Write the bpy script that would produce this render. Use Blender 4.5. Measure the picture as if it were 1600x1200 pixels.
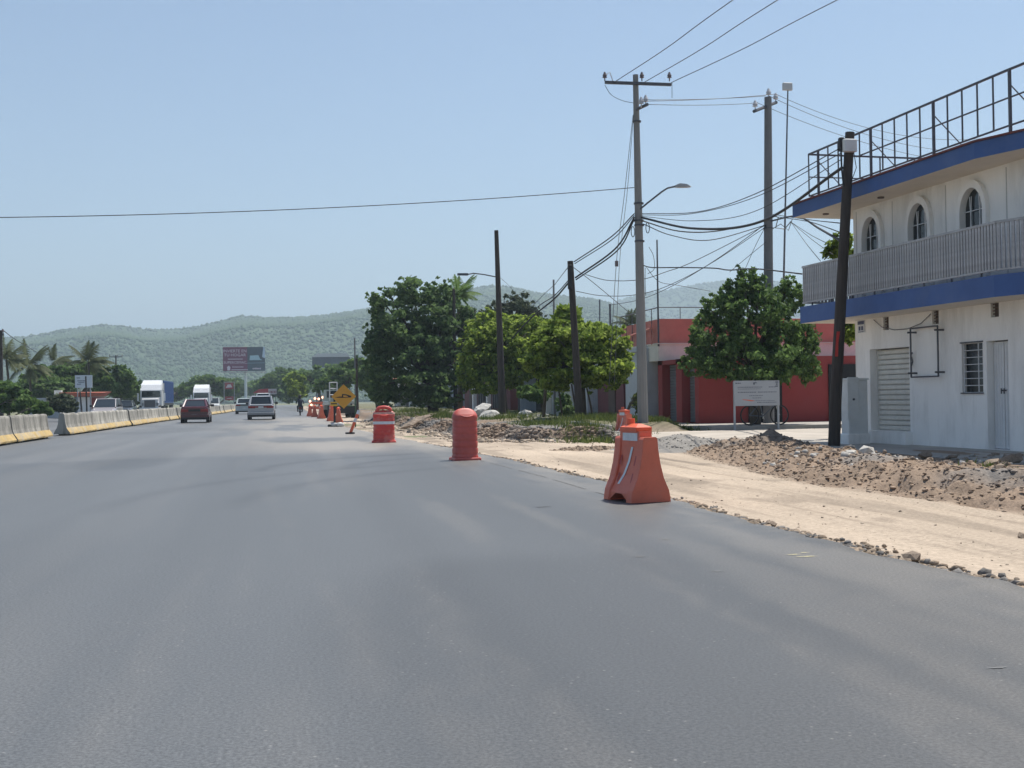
import bpy, math, random
import numpy as np
from mathutils import Vector, Matrix

# ------------------------------------------------------------------ clear
for o in list(bpy.data.objects): bpy.data.objects.remove(o, do_unlink=True)
scene = bpy.context.scene
COL = scene.collection
R_ = math.radians
PI = math.pi

# ------------------------------------------------------------------ camera
FPX, CAM_H = 1900.0, 1.2                      # focal length in pixels of a 1600 px wide frame, eye height in a car
yaw, pitch, roll = R_(10.45), R_(0.68), R_(0.8)
fwd = np.array([math.sin(yaw)*math.cos(pitch), math.cos(yaw)*math.cos(pitch), math.sin(pitch)])
_r = np.array([math.cos(yaw), -math.sin(yaw), 0.0]); _u = np.cross(_r, fwd)
cr = math.cos(roll)*_r - math.sin(roll)*_u
cu = math.sin(roll)*_r + math.cos(roll)*_u
camd = bpy.data.cameras.new('camera'); cam = bpy.data.objects.new('camera', camd); COL.objects.link(cam)
camd.lens = 36.0*FPX/1600; camd.sensor_width = 36; camd.clip_start = 0.1; camd.clip_end = 30000
cam.matrix_world = Matrix(((cr[0], cu[0], -fwd[0], 0), (cr[1], cu[1], -fwd[1], 0), (cr[2], cu[2], -fwd[2], CAM_H), (0, 0, 0, 1)))
scene.camera = cam

# ------------------------------------------------------------------ sky, sun, exposure
SUN_EL, SUN_AZ = R_(66), R_(52)               # azimuth from +Y (down the road) towards +X (right)
w = bpy.data.worlds.new('World'); scene.world = w; w.use_nodes = True
nt = w.node_tree; nt.nodes.clear()
wo = nt.nodes.new('ShaderNodeOutputWorld'); bg = nt.nodes.new('ShaderNodeBackground'); sk = nt.nodes.new('ShaderNodeTexSky')
sk.sky_type = 'NISHITA'; sk.sun_disc = False; sk.sun_elevation = SUN_EL; sk.sun_rotation = SUN_AZ
sk.air_density = 1.0; sk.dust_density = 0.45; sk.ozone_density = 1.6; sk.altitude = 300
bg.inputs['Strength'].default_value = 0.076
nt.links.new(sk.outputs[0], bg.inputs['Color']); nt.links.new(bg.outputs[0], wo.inputs['Surface'])
sund = bpy.data.lights.new('sun', 'SUN'); sund.energy = 4.2; sund.angle = R_(0.53); sund.color = (1.0, 0.95, 0.87)
sun = bpy.data.objects.new('sun', sund); COL.objects.link(sun)
sdir = Vector((math.cos(SUN_EL)*math.sin(SUN_AZ), math.cos(SUN_EL)*math.cos(SUN_AZ), math.sin(SUN_EL)))
sun.rotation_euler = sdir.to_track_quat('Z', 'Y').to_euler()
sun.location = (30, 30, 60)
vs = scene.view_settings
vs.view_transform = 'Standard'; vs.look = 'None'; vs.gamma = 1; vs.use_curve_mapping = False; vs.exposure = 0.74

# ------------------------------------------------------------------ helpers: placement
def _ray(px, py): return fwd + cr*(px-800)/FPX - cu*(py-600)/FPX
def W(px, py, Y):
    """world point at road distance Y seen in that direction"""
    d = _ray(px, py); t = Y/d[1]
    return Vector((d[0]*t, d[1]*t, CAM_H+d[2]*t))
def G(px, py, z=0.0):
    d = _ray(px, py); t = (z-CAM_H)/d[2]
    return Vector((d[0]*t, d[1]*t, z))

# ------------------------------------------------------------------ helpers: materials
MATS = {}
def new_mat(name):
    m = bpy.data.materials.new(name); m.use_nodes = True
    return m, m.node_tree, m.node_tree.nodes['Principled BSDF']
def mat(name, col, rough=0.7, var=0.0, scale=3.0, metal=0.0, bump=0.0, bscale=40.0, spec=0.5, dirt=None, dscale=1.2, damt=0.5, stretch=None, coat=0.0, col2=None):
    if name in MATS: return MATS[name]
    m, t, b = new_mat(name); N, L = t.nodes, t.links
    b.inputs['Roughness'].default_value = rough; b.inputs['Metallic'].default_value = metal
    b.inputs['Specular IOR Level'].default_value = spec
    if coat: b.inputs['Coat Weight'].default_value = coat; b.inputs['Coat Roughness'].default_value = 0.08
    c4 = (*col, 1)
    b.inputs['Base Color'].default_value = c4
    if var or dirt or bump:
        tc = N.new('ShaderNodeTexCoord'); src = tc.outputs['Object']
        if stretch:
            mp = N.new('ShaderNodeMapping'); mp.inputs['Scale'].default_value = stretch; L.new(src, mp.inputs[0]); src = mp.outputs[0]
    cur = None
    if var:
        n = N.new('ShaderNodeTexNoise'); n.inputs['Scale'].default_value = scale; n.inputs['Detail'].default_value = 6; n.inputs['Roughness'].default_value = 0.65
        L.new(src, n.inputs['Vector'])
        r = N.new('ShaderNodeValToRGB'); e = r.color_ramp.elements
        e[0].position = 0.3; e[1].position = 0.7
        lo = tuple(max(0, c*(1-var)) for c in col); hi = tuple(min(1, c*(1+var)) for c in (col2 or col))
        e[0].color = (*lo, 1); e[1].color = (*hi, 1)
        L.new(n.outputs['Fac'], r.inputs['Fac']); cur = r.outputs['Color']
        L.new(cur, b.inputs['Base Color'])
    if dirt:
        n2 = N.new('ShaderNodeTexNoise'); n2.inputs['Scale'].default_value = dscale; n2.inputs['Detail'].default_value = 8; n2.inputs['Roughness'].default_value = 0.7
        L.new(src, n2.inputs['Vector'])
        r2 = N.new('ShaderNodeValToRGB'); e = r2.color_ramp.elements
        e[0].position = 0.48; e[0].color = (0, 0, 0, 1); e[1].position = 0.72; e[1].color = (damt,)*3+(1,)
        L.new(n2.outputs['Fac'], r2.inputs['Fac'])
        mx = N.new('ShaderNodeMix'); mx.data_type = 'RGBA'
        L.new(r2.outputs['Color'], mx.inputs['Factor'])
        if cur: L.new(cur, mx.inputs['A'])
        else: mx.inputs['A'].default_value = c4
        mx.inputs['B'].default_value = (*dirt, 1)
        L.new(mx.outputs['Result'], b.inputs['Base Color'])
    if bump:
        n3 = N.new('ShaderNodeTexNoise'); n3.inputs['Scale'].default_value = bscale; n3.inputs['Detail'].default_value = 5
        L.new(tc.outputs['Object'], n3.inputs['Vector'])
        bp = N.new('ShaderNodeBump'); bp.inputs['Strength'].default_value = bump; bp.inputs['Distance'].default_value = 0.02
        L.new(n3.outputs['Fac'], bp.inputs['Height']); L.new(bp.outputs['Normal'], b.inputs['Normal'])
    MATS[name] = m
    return m

def leaf_mat(name, dark, light, trans=0.3):
    if name in MATS: return MATS[name]
    m, t, b = new_mat(name); N, L = t.nodes, t.links
    a = N.new('ShaderNodeAttribute'); a.attribute_name = 'tint'
    r = N.new('ShaderNodeValToRGB'); e = r.color_ramp.elements
    e[0].color = (*dark, 1); e[1].color = (*light, 1)
    L.new(a.outputs['Fac'], r.inputs['Fac']); L.new(r.outputs['Color'], b.inputs['Base Color'])
    b.inputs['Roughness'].default_value = 0.65; b.inputs['Specular IOR Level'].default_value = 0.15
    tr = N.new('ShaderNodeBsdfTranslucent'); L.new(r.outputs['Color'], tr.inputs['Color'])
    mx = N.new('ShaderNodeMixShader'); mx.inputs[0].default_value = trans
    L.new(b.outputs[0], mx.inputs[1]); L.new(tr.outputs[0], mx.inputs[2])
    L.new(mx.outputs[0], N['Material Output'].inputs['Surface'])
    MATS[name] = m
    return m

def attr_mat(name, attr='soil', rough=0.95, nscale=18.0, namt=0.35, bump=0.5, bscale=30.0, spec=0.2):
    if name in MATS: return MATS[name]
    m, t, b = new_mat(name); N, L = t.nodes, t.links
    a = N.new('ShaderNodeAttribute'); a.attribute_name = attr
    tc = N.new('ShaderNodeTexCoord')
    n = N.new('ShaderNodeTexNoise'); n.inputs['Scale'].default_value = nscale; n.inputs['Detail'].default_value = 7; n.inputs['Roughness'].default_value = 0.7
    L.new(tc.outputs['Object'], n.inputs['Vector'])
    r = N.new('ShaderNodeValToRGB'); e = r.color_ramp.elements
    e[0].position = .28; e[0].color = (1-namt,)*3+(1,); e[1].position = .72; e[1].color = (1+namt,)*3+(1,)
    L.new(n.outputs['Fac'], r.inputs['Fac'])
    mx = N.new('ShaderNodeMix'); mx.data_type = 'RGBA'; mx.blend_type = 'MULTIPLY'; mx.inputs['Factor'].default_value = 1
    L.new(a.outputs['Color'], mx.inputs['A']); L.new(r.outputs['Color'], mx.inputs['B']); L.new(mx.outputs['Result'], b.inputs['Base Color'])
    n3 = N.new('ShaderNodeTexNoise'); n3.inputs['Scale'].default_value = bscale; n3.inputs['Detail'].default_value = 6
    L.new(tc.outputs['Object'], n3.inputs['Vector'])
    bp = N.new('ShaderNodeBump'); bp.inputs['Strength'].default_value = bump; bp.inputs['Distance'].default_value = 0.03
    L.new(n3.outputs['Fac'], bp.inputs['Height']); L.new(bp.outputs['Normal'], b.inputs['Normal'])
    b.inputs['Roughness'].default_value = rough; b.inputs['Specular IOR Level'].default_value = spec
    MATS[name] = m
    return m

# ------------------------------------------------------------------ helpers: geometry
class MB:
    def __init__(s): s.v = []; s.f = []; s.m = []
    def add(s, vs_, fs, mi=0):
        b = len(s.v); s.v += [tuple(p) for p in vs_]
        for f in fs: s.f.append([b+i for i in f]); s.m.append(mi)
    def box(s, x0, x1, y0, y1, z0, z1, mi=0, M=None):
        p = [Vector((x, y, z)) for z in (z0, z1) for y in (y0, y1) for x in (x0, x1)]
        if M is not None: p = [M @ q for q in p]
        s.add(p, [(0,2,3,1), (4,5,7,6), (0,1,5,4), (2,6,7,3), (0,4,6,2), (1,3,7,5)], mi)
    def bevbox(s, x0, x1, y0, y1, z0, z1, b=.02, mi=0, M=None):
        """box with chamfered upright and top edges"""
        def ring(i, z): return [(x0+i, y0+i+b*(i==0), z)]
        def oct_(d, z):
            a = b
            return [(x0+d+a, y0+d, z), (x1-d-a, y0+d, z), (x1-d, y0+d+a, z), (x1-d, y1-d-a, z), (x1-d-a, y1-d, z), (x0+d+a, y1-d, z), (x0+d, y1-d-a, z), (x0+d, y0+d+a, z)]
        s.loft([oct_(0, z0), oct_(0, z1-b), oct_(b*.7, z1)], mi, M=M)
    def loft(s, rings, mi=0, caps=True, M=None, closed=True):
        n = len(rings[0]); p = [Vector(q) for r in rings for q in r]
        if M is not None: p = [M @ q for q in p]
        fs = []
        for k in range(len(rings)-1):
            for i in range(n if closed else n-1):
                j = (i+1) % n
                fs.append((k*n+i, k*n+j, (k+1)*n+j, (k+1)*n+i))
        if caps:
            fs.append(tuple(range(n-1, -1, -1))); fs.append(tuple((len(rings)-1)*n+i for i in range(n)))
        s.add(p, fs, mi)
    def cyl(s, p0, p1, r0, r1=None, n=10, mi=0, caps=True):
        s.tube([p0, p1], [r0, r0 if r1 is None else r1], n, mi, caps)
    def tube(s, path, r, n=6, mi=0, caps=True):
        path = [Vector(p) for p in path]
        if not isinstance(r, (list, tuple)): r = [r]*len(path)
        rings = []; up = None
        for i, p in enumerate(path):
            d = (path[min(i+1, len(path)-1)]-path[max(i-1, 0)]).normalized()
            if up is None: up = Vector((0, 0, 1)) if abs(d.z) < .9 else Vector((1, 0, 0))
            a = d.cross(up).normalized(); bb = a.cross(d).normalized(); up = bb
            rings.append([p+(a*math.cos(2*PI*k/n)+bb*math.sin(2*PI*k/n))*r[i] for k in range(n)])
        s.loft(rings, mi, caps)
    def prism(s, poly, fn, a, b, mi=0):
        """poly of (u,v); fn(u,v,w) -> point, extruded w from a to b"""
        s.loft([[fn(u, v, a) for u, v in poly], [fn(u, v, b) for u, v in poly]], mi)
    def disc(s, c, r, axis, th, n=16, mi=0):
        c = Vector(c); ax = Vector(axis).normalized()
        s.cyl(c-ax*th/2, c+ax*th/2, r, r, n, mi)
    def build(s, name, mats, parent=None, smooth=False, loc=None):
        me = bpy.data.meshes.new(name); me.from_pydata(s.v, [], s.f)
        if not isinstance(mats, (list, tuple)): mats = [mats]
        for m in mats: me.materials.append(m)
        if len(mats) > 1: me.polygons.foreach_set('material_index', s.m)
        if smooth: me.polygons.foreach_set('use_smooth', [True]*len(me.polygons))
        me.update()
        o = bpy.data.objects.new(name, me); COL.objects.link(o)
        if parent is not None: o.parent = parent
        if loc is not None: o.location = loc
        return o

def np_mesh(name, verts, quads, mats, tint=None, parent=None, smooth=False, color=None, tri=False):
    """fast mesh from numpy arrays; tint = float per face; color = rgb per vertex"""
    k = 3 if tri else 4
    me = bpy.data.meshes.new(name); nv = len(verts); nf = len(quads)
    me.vertices.add(nv); me.vertices.foreach_set('co', np.asarray(verts, np.float32).ravel())
    me.loops.add(nf*k); me.loops.foreach_set('vertex_index', np.asarray(quads, np.int32).ravel())
    me.polygons.add(nf); me.polygons.foreach_set('loop_start', np.arange(0, nf*k, k, dtype=np.int32))
    me.polygons.foreach_set('loop_total', np.full(nf, k, np.int32))
    if smooth: me.polygons.foreach_set('use_smooth', np.ones(nf, bool))
    if not isinstance(mats, (list, tuple)): mats = [mats]
    for m in mats: me.materials.append(m)
    me.update(calc_edges=True)
    if tint is not None:
        a = me.attributes.new('tint', 'FLOAT', 'FACE'); a.data.foreach_set('value', np.asarray(tint, np.float32))
    if color is not None:
        a = me.attributes.new('soil', 'FLOAT_COLOR', 'POINT')
        c = np.ones((nv, 4), np.float32); c[:, :3] = color; a.data.foreach_set('color', c.ravel())
    me.validate()
    o = bpy.data.objects.new(name, me); COL.objects.link(o)
    if parent is not None: o.parent = parent
    return o

def empty(name, loc=(0, 0, 0), rz=0.0):
    o = bpy.data.objects.new(name, None); COL.objects.link(o); o.location = loc; o.rotation_euler = (0, 0, rz); o.empty_display_size = .3
    return o
def tag(o, label=None, cat=None, group=None, kind=None):
    if label: o['label'] = label
    if cat: o['category'] = cat
    if group: o['group'] = group
    if kind: o['kind'] = kind
    return o
def copy_tree(o, parent=None):
    c = o.copy(); COL.objects.link(c)
    if parent is not None: c.parent = parent
    for ch in [x for x in KIDS.get(o.name, [])]: copy_tree(ch, c)
    return c
KIDS = {}
def reg(o):
    """remember the children of a prototype before it is copied"""
    KIDS[o.name] = list(o.children)
    for c in o.children: reg(c)
    return o

def text_obj(name, body, size, M, m, parent=None, ext=.004, align='CENTER', sx=1.0):
    cu_ = bpy.data.curves.new(name, 'FONT'); cu_.body = body; cu_.size = size; cu_.align_x = align; cu_.align_y = 'CENTER'; cu_.extrude = ext; cu_.resolution_u = 2
    t = bpy.data.objects.new(name, cu_); COL.objects.link(t)
    dg = bpy.context.evaluated_depsgraph_get(); me = bpy.data.meshes.new_from_object(t.evaluated_get(dg))
    bpy.data.objects.remove(t, do_unlink=True)
    me.transform(M @ Matrix.Diagonal((sx, 1, 1, 1))); me.materials.clear(); me.materials.append(m)
    o = bpy.data.objects.new(name, me); COL.objects.link(o)
    if parent is not None: o.parent = parent
    return o

# value noise on numpy arrays
_rng = np.random.RandomState(7)
_tab = _rng.rand(256, 256)
def vnoise(x, y):
    xi = np.floor(x).astype(int); yi = np.floor(y).astype(int); fx = x-xi; fy = y-yi
    fx = fx*fx*(3-2*fx); fy = fy*fy*(3-2*fy)
    g = lambda a, b: _tab[a & 255, b & 255]
    return (g(xi, yi)*(1-fx)+g(xi+1, yi)*fx)*(1-fy)+(g(xi, yi+1)*(1-fx)+g(xi+1, yi+1)*fx)*fy
def fbm(x, y, oct_=4):
    s = 0; a = .5
    for i in range(oct_): s = s+a*vnoise(x*2**i+17*i, y*2**i+31*i); a *= .5
    return s
def smooth(a, b, x):
    t = np.clip((x-a)/(b-a), 0, 1); return t*t*(3-2*t)

ORD = 'first second third fourth fifth sixth seventh eighth ninth tenth eleventh twelfth thirteenth fourteenth fifteenth sixteenth seventeenth eighteenth nineteenth twentieth'.split()

# low-poly icosahedron for stones, clods and far crowns
_p = (1+5**.5)/2
ICO_V = np.array([(-1,_p,0),(1,_p,0),(-1,-_p,0),(1,-_p,0),(0,-1,_p),(0,1,_p),(0,-1,-_p),(0,1,-_p),(_p,0,-1),(_p,0,1),(-_p,0,-1),(-_p,0,1)])/math.hypot(1, _p)
ICO_F = np.array([(0,11,5),(0,5,1),(0,1,7),(0,7,10),(0,10,11),(1,5,9),(5,11,4),(11,10,2),(10,7,6),(7,1,8),(3,9,4),(3,4,2),(3,2,6),(3,6,8),(3,8,9),(4,9,5),(2,4,11),(6,2,10),(8,6,7),(9,8,1)])
def rocks_np(P, S, rng, rough=.3, flat=.75):
    n = len(P); V = np.repeat(ICO_V[None], n, 0)*(1+rough*(rng.rand(n, 12, 1)*2-1))
    ang = rng.rand(n)*2*PI; c, s_ = np.cos(ang), np.sin(ang)
    V = V*np.stack([1+.35*rng.rand(n), .7+.3*rng.rand(n), flat*(.8+.4*rng.rand(n))], -1)[:, None]
    X = V[..., 0]*c[:, None]-V[..., 1]*s_[:, None]; Y = V[..., 0]*s_[:, None]+V[..., 1]*c[:, None]
    V = np.stack([X, Y, V[..., 2]], -1)*np.asarray(S)[:, None, None]+np.asarray(P)[:, None]
    Fc = (ICO_F[None]+np.arange(n)[:, None, None]*12).reshape(-1, 3)
    return V.reshape(-1, 3), Fc

# ================================================================== SETTING
# ---- far ground sheet
gm = mat('dry_scrub_ground', (.13, .14, .07), .95, .45, .06, bump=.3, bscale=.8, dirt=(.30, .25, .18), dscale=.09, damt=.7)
b = MB(); b.add([(-9000, -300, -.12), (9000, -300, -.12), (9000, 12000, -.12), (-9000, 12000, -.12)], [(0, 1, 2, 3)])
tag(b.build('ground', gm), 'flat dry ground with scrub reaching to the hills', kind='structure')

# ---- asphalt road: right edge polyline, broken edge
EDGE_Y = np.array([-30, 5, 10, 18, 23, 31, 42, 55, 66, 140, 420]); EDGE_X = np.array([4.4, 4.4, 4.37, 4.37, 4.23, 3.87, 3.23, 2.7, 2.35, 2.3, 2.6])
def edge_x(y): return np.interp(y, EDGE_Y, EDGE_X)
ys = np.concatenate([np.arange(-30, 4, 2.), np.arange(4, 45, .12), np.arange(45, 120, .6), np.arange(120, 421, 6.)])
tx = np.concatenate([np.linspace(0, .1, 9), np.linspace(.108, 1, 110)])
rng = np.random.RandomState(3)
ex = edge_x(ys)+(fbm(ys*1.3, ys*0+3, 4)-.5)*.34+(vnoise(ys*5.5, ys*0+9)-.5)*.07
XL = -8.15
V = np.zeros((len(ys), len(tx)+1, 3))
for j, t in enumerate(tx): V[:, j, 0] = ex+(XL-ex)*t
V[:, :-1, 1] = ys[:, None]; V[:, :-1, 2] = 0
V[:, 1:, :] = V[:, :-1, :].copy()
V[:, 0, 0] = ex+.05; V[:, 0, 1] = ys; V[:, 0, 2] = -.13
nx = len(tx)+1
idx = np.arange(len(ys)*nx).reshape(len(ys), nx)
Q = np.stack([idx[:-1, 1:], idx[:-1, :-1], idx[1:, :-1], idx[1:, 1:]], -1).reshape(-1, 4)
Xf, Yf = V[..., 0].ravel(), V[..., 1].ravel()
asph = np.array([.078, .0815, .084]); dust = np.array([.30, .265, .22])
d_edge = edge_x(Yf)-Xf
dn = fbm(Xf*.55+5, Yf*.13, 5)
# pale dust carried onto the lane where the dirt strip meets it, dying out towards the camera
am = smooth(26, 33, Yf)*(1-smooth(70, 110, Yf))*smooth(7.5, .5, d_edge)*smooth(.38, .62, dn+.12)*.85
am += smooth(1.5, 0, d_edge)*smooth(.36, .64, fbm(Xf*5, Yf*.5, 5))*.30
am += smooth(.52, .72, fbm(Xf*1.1+40, Yf*.05, 4))*.07
tone = .70+.42*fbm(Xf*.9, Yf*.03+9, 4)+.30*fbm(Xf*.35+3, Yf*.12+2, 4)
# fresh darker mat ends at a ragged cross seam; the older mat beyond is paler and dusty
seam = smooth(-.8, .8, Yf-(28.5+.35*Xf+2.2*(fbm(Xf*.8, Yf*.2, 4)-.5)))
tone = tone*(1+.16*seam); am = am+.07*seam
def arc(cx, cy, r, wd, a0, a1):
    dd = np.hypot(Xf-cx, Yf-cy)-r; an = np.degrees(np.arctan2(Yf-cy, Xf-cx))
    return np.exp(-(dd/wd)**2)*smooth(a0, a0+25, an)*(1-smooth(a1-25, a1, an))
for cx, cy, r, wd, a0, a1, k_ in ((5.6, 21.5, 4.6, .16, 95, 215, .42), (5.6, 21.5, 6.1, .16, 95, 215, .38), (9, 14, 9.6, .2, 110, 190, .26), (9, 14, 11.1, .2, 110, 190, .24), (-3, 32, 7.5, .25, -70, 40, .22)):
    tone = tone*(1-k_*arc(cx, cy, r, wd, a0, a1)*(.5+.7*fbm(Xf*1.5, Yf*1.5, 3)))
for xt in (-6.3, -4.7, -2.6, -.9, .9, 2.5): tone = tone*(1-.07*np.exp(-((Xf-xt-.4*(fbm(Yf*.04, Xf*0+xt, 2)-.5))/.28)**2))
tone = tone*(1-.22*smooth(.50, .60, fbm(Xf*.22+1.7, Yf*.10+4.4, 3)))*(1+.14*smooth(.5, .7, fbm(Xf*1.3+6, Yf*.06+1, 4)))
am = am+.13*smooth(.5, .68, fbm(Xf*3.2+8, Yf*.16, 5))*smooth(-4, 3, Xf)
am = np.clip(am, 0, .7)
rc = asph[None]*tone[:, None]*(1-am[:, None])+dust[None]*am[:, None]
rm, t_, b_ = new_mat('asphalt'); N, L = t_.nodes, t_.links
a = N.new('ShaderNodeAttribute'); a.attribute_name = 'soil'
tc = N.new('ShaderNodeTexCoord')
n1 = N.new('ShaderNodeTexNoise'); n1.inputs['Scale'].default_value = 60; n1.inputs['Detail'].default_value = 8; n1.inputs['Roughness'].default_value = .8; L.new(tc.outputs['Object'], n1.inputs['Vector'])
r1 = N.new('ShaderNodeValToRGB'); r1.color_ramp.elements[0].position = .40; r1.color_ramp.elements[0].color = (.5, .5, .5, 1); r1.color_ramp.elements[1].position = .62; r1.color_ramp.elements[1].color = (1.5, 1.5, 1.5, 1)
L.new(n1.outputs['Fac'], r1.inputs['Fac'])
mpv = N.new('ShaderNodeMapping'); mpv.inputs['Scale'].default_value = (1.6, .35, 1); L.new(tc.outputs['Object'], mpv.inputs[0])
vo = N.new('ShaderNodeTexVoronoi'); vo.inputs['Scale'].default_value = 13; vo.inputs['Randomness'].default_value = 1; L.new(tc.outputs['Object'], vo.inputs['Vector'])
r2 = N.new('ShaderNodeValToRGB'); r2.color_ramp.elements[0].position = .04; r2.color_ramp.elements[0].color = (1, 1, 1, 1); r2.color_ramp.elements[1].position = .11; r2.color_ramp.elements[1].color = (0, 0, 0, 1)
L.new(vo.outputs['Distance'], r2.inputs['Fac'])
n4 = N.new('ShaderNodeTexNoise'); n4.inputs['Scale'].default_value = 1.1; n4.inputs['Detail'].default_value = 5; L.new(mpv.outputs[0], n4.inputs['Vector'])
r4 = N.new('ShaderNodeValToRGB'); r4.color_ramp.elements[0].position = .38; r4.color_ramp.elements[0].color = (0, 0, 0, 1); r4.color_ramp.elements[1].position = .62; r4.color_ramp.elements[1].color = (.55, .55, .55, 1)
L.new(n4.outputs['Fac'], r4.inputs['Fac'])
ml = N.new('ShaderNodeMath'); ml.operation = 'MULTIPLY'; L.new(r2.outputs['Color'], ml.inputs[0]); L.new(r4.outputs['Color'], ml.inputs[1])
mx = N.new('ShaderNodeMix'); mx.data_type = 'RGBA'; mx.blend_type = 'MULTIPLY'; mx.inputs['Factor'].default_value = 1
L.new(a.outputs['Color'], mx.inputs['A']); L.new(r1.outputs['Color'], mx.inputs['B'])
mx2 = N.new('ShaderNodeMix'); mx2.data_type = 'RGBA'; L.new(ml.outputs[0], mx2.inputs['Factor']); L.new(mx.outputs['Result'], mx2.inputs['A']); mx2.inputs['B'].default_value = (.42, .40, .37, 1)
L.new(mx2.outputs['Result'], b_.inputs['Base Color'])
bp = N.new('ShaderNodeBump'); bp.inputs['Strength'].default_value = .22; bp.inputs['Distance'].default_value = .01
L.new(n1.outputs['Fac'], bp.inputs['Height']); L.new(bp.outputs['Normal'], b_.inputs['Normal'])
b_.inputs['Roughness'].default_value = .5; b_.inputs['Specular IOR Level'].default_value = .6
tag(np_mesh('road', V.reshape(-1, 3), Q, rm, color=rc), 'grey asphalt carriageway with a broken right edge', kind='structure')
# opposite carriageway beyond the barriers
b = MB(); b.box(-24, -8.15, -30, 420, -.11, -.006)
tag(b.build('opposite_carriageway', mat('asphalt_far', (.10, .105, .11), .8, .25, .7, stretch=(1, .1, 1))), 'asphalt carriageway beyond the concrete barriers', kind='structure')

# ---- paint remnants and scuffs on the asphalt (flat marks)
pm_y = mat('faded_yellow_paint', (.55, .50, .30), .8, .35, 9); pm_w = mat('pale_scuff', (.19, .19, .185), .9, .35, 9); pm_d = mat('tar_stain', (.07, .072, .076), .6, .3, 6)
def blot(name, c, lx, ly, m, lab, seed, rz=0.):
    r = random.Random(seed); b = MB(); n = 22; pts = []
    for k in range(n):
        a = 2*PI*k/n; q = .35+.9*r.random()
        x, y = math.cos(a)*lx*q, math.sin(a)*ly*q
        pts.append((c[0]+x*math.cos(rz)-y*math.sin(rz), c[1]+x*math.sin(rz)+y*math.cos(rz), .004))
    b.add(pts, [tuple(range(n))]); o = b.build(name, m); tag(o, lab, kind='structure'); return o
for i, (px, py, lx, ly, m, nm) in enumerate([(1240, 867, .07, .018, pm_y, 'paint_mark'), (1262, 870, .09, .02, pm_y, 'paint_mark'), (1256, 864, .05, .014, pm_y, 'paint_mark'), (1040, 843, .06, .03, pm_w, 'scuff_mark'), (1560, 1044, .05, .014, pm_w, 'scuff_mark'), (1120, 893, .06, .02, pm_w, 'scuff_mark'),
        (1000, 870, .06, .02, pm_w, 'scuff_mark'), 
        (850, 792, .12, .05, pm_d, 'tar_stain')]):
    blot(nm, G(px, py), lx, ly, m, 'mark on the asphalt', 40+i)
b = MB()
for k in range(26):
    y0 = 13.5+k*.5
    if k % 5 == 3: continue
    x = float(edge_x(y0))-.55
    b.add([(x-.012, y0, .005), (x+.018, y0, .005), (x+.015, y0+.46, .005), (x-.015, y0+.46, .005)], [(0, 1, 2, 3)])
tag(b.build('edge_line', mat('worn_line_paint', (.16, .16, .16), .85, .4, 14)), 'worn pale edge line along the right of the lane', kind='structure')

# ---- verge terrain on the right: dirt lane, berm, bank
def foot_x(y): return np.interp(y, [-20, 11, 16, 18, 25.4, 29, 31], [7.15, 7.2, 7.05, 7.25, 8.4, 9.4, 10.5])
BANK_X = np.array([4.9, 5.3, 6.1, 9.2, 9.8]); BANK_Yv = np.array([62, 46, 33.6, 32.6, 35.0])
def bank_x(y): return np.interp(y, [33.0, 35, 46, 62, 130, 300], [8.9, 6.0, 5.4, 5.0, 4.4, 4.6])
def verge_h(X, Y):
    lane = -.055+.03*(fbm(X*1.2, Y*.5, 4)-.5)+.04*(vnoise(X*4.2, Y*.25+3)-.5)+.02*(fbm(X*6, Y*6, 3)-.45)
    ex_ = edge_x(Y); lane = np.where(X < ex_+.12, -.13, lane)
    fx = foot_x(Y)
    # berm of dug soil in front of the white house
    t = X-fx; k = 1-smooth(25.5, 29, Y)
    clod = fbm(X*3.2, Y*3.2, 4)-.5+.55*(fbm(X*7, Y*7, 3)-.45)
    berm = (.24*smooth(0, 1.25, t)-.12*smooth(1.5, 2.6, t))*k*(.8+.4*fbm(X*.5, Y*.4+3, 3))
    berm = berm+smooth(.02, .35, t)*(1-smooth(1.8, 2.8, t))*clod*.30*k
    base = np.where(t > 0, .055*smooth(0, 2.4, t), 0)
    h = lane+berm+base*k
    # side street apron
    # bank beyond the side street mouth
    bx = bank_x(Y); u = X-bx; kk = smooth(32.4, 33.6, Y)
    bank = (.36*smooth(-.05, .75, u)+.10*smooth(1, 5, u))*kk*(.75+.5*fbm(X*.7+9, Y*.5, 3))
    msk = 1-smooth(8.7, 9.6, X)*(1-smooth(36.8, 37.9, Y)); bank = bank*msk*(1-.75*smooth(12.0, 12.9, X)*(1-smooth(62, 66, Y)))
    bank = bank+msk*smooth(-.1, .3, u)*(1-smooth(1.5, 3.0, u))*(fbm(X*2.6+7, Y*2.6, 4)-.5)*.30*kk
    # rough cut earth by the sign
    cut = smooth(40, 46, Y)*(1-smooth(62, 75, Y))*smooth(ex_, ex_+.35, X)*(1-smooth(bx-.4, bx, X))
    h = h-.22*cut*smooth(.42, .6, fbm(X*.9, Y*.35+4, 3))
    return h+bank
def _rgb(*c): return np.array(c)
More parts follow.
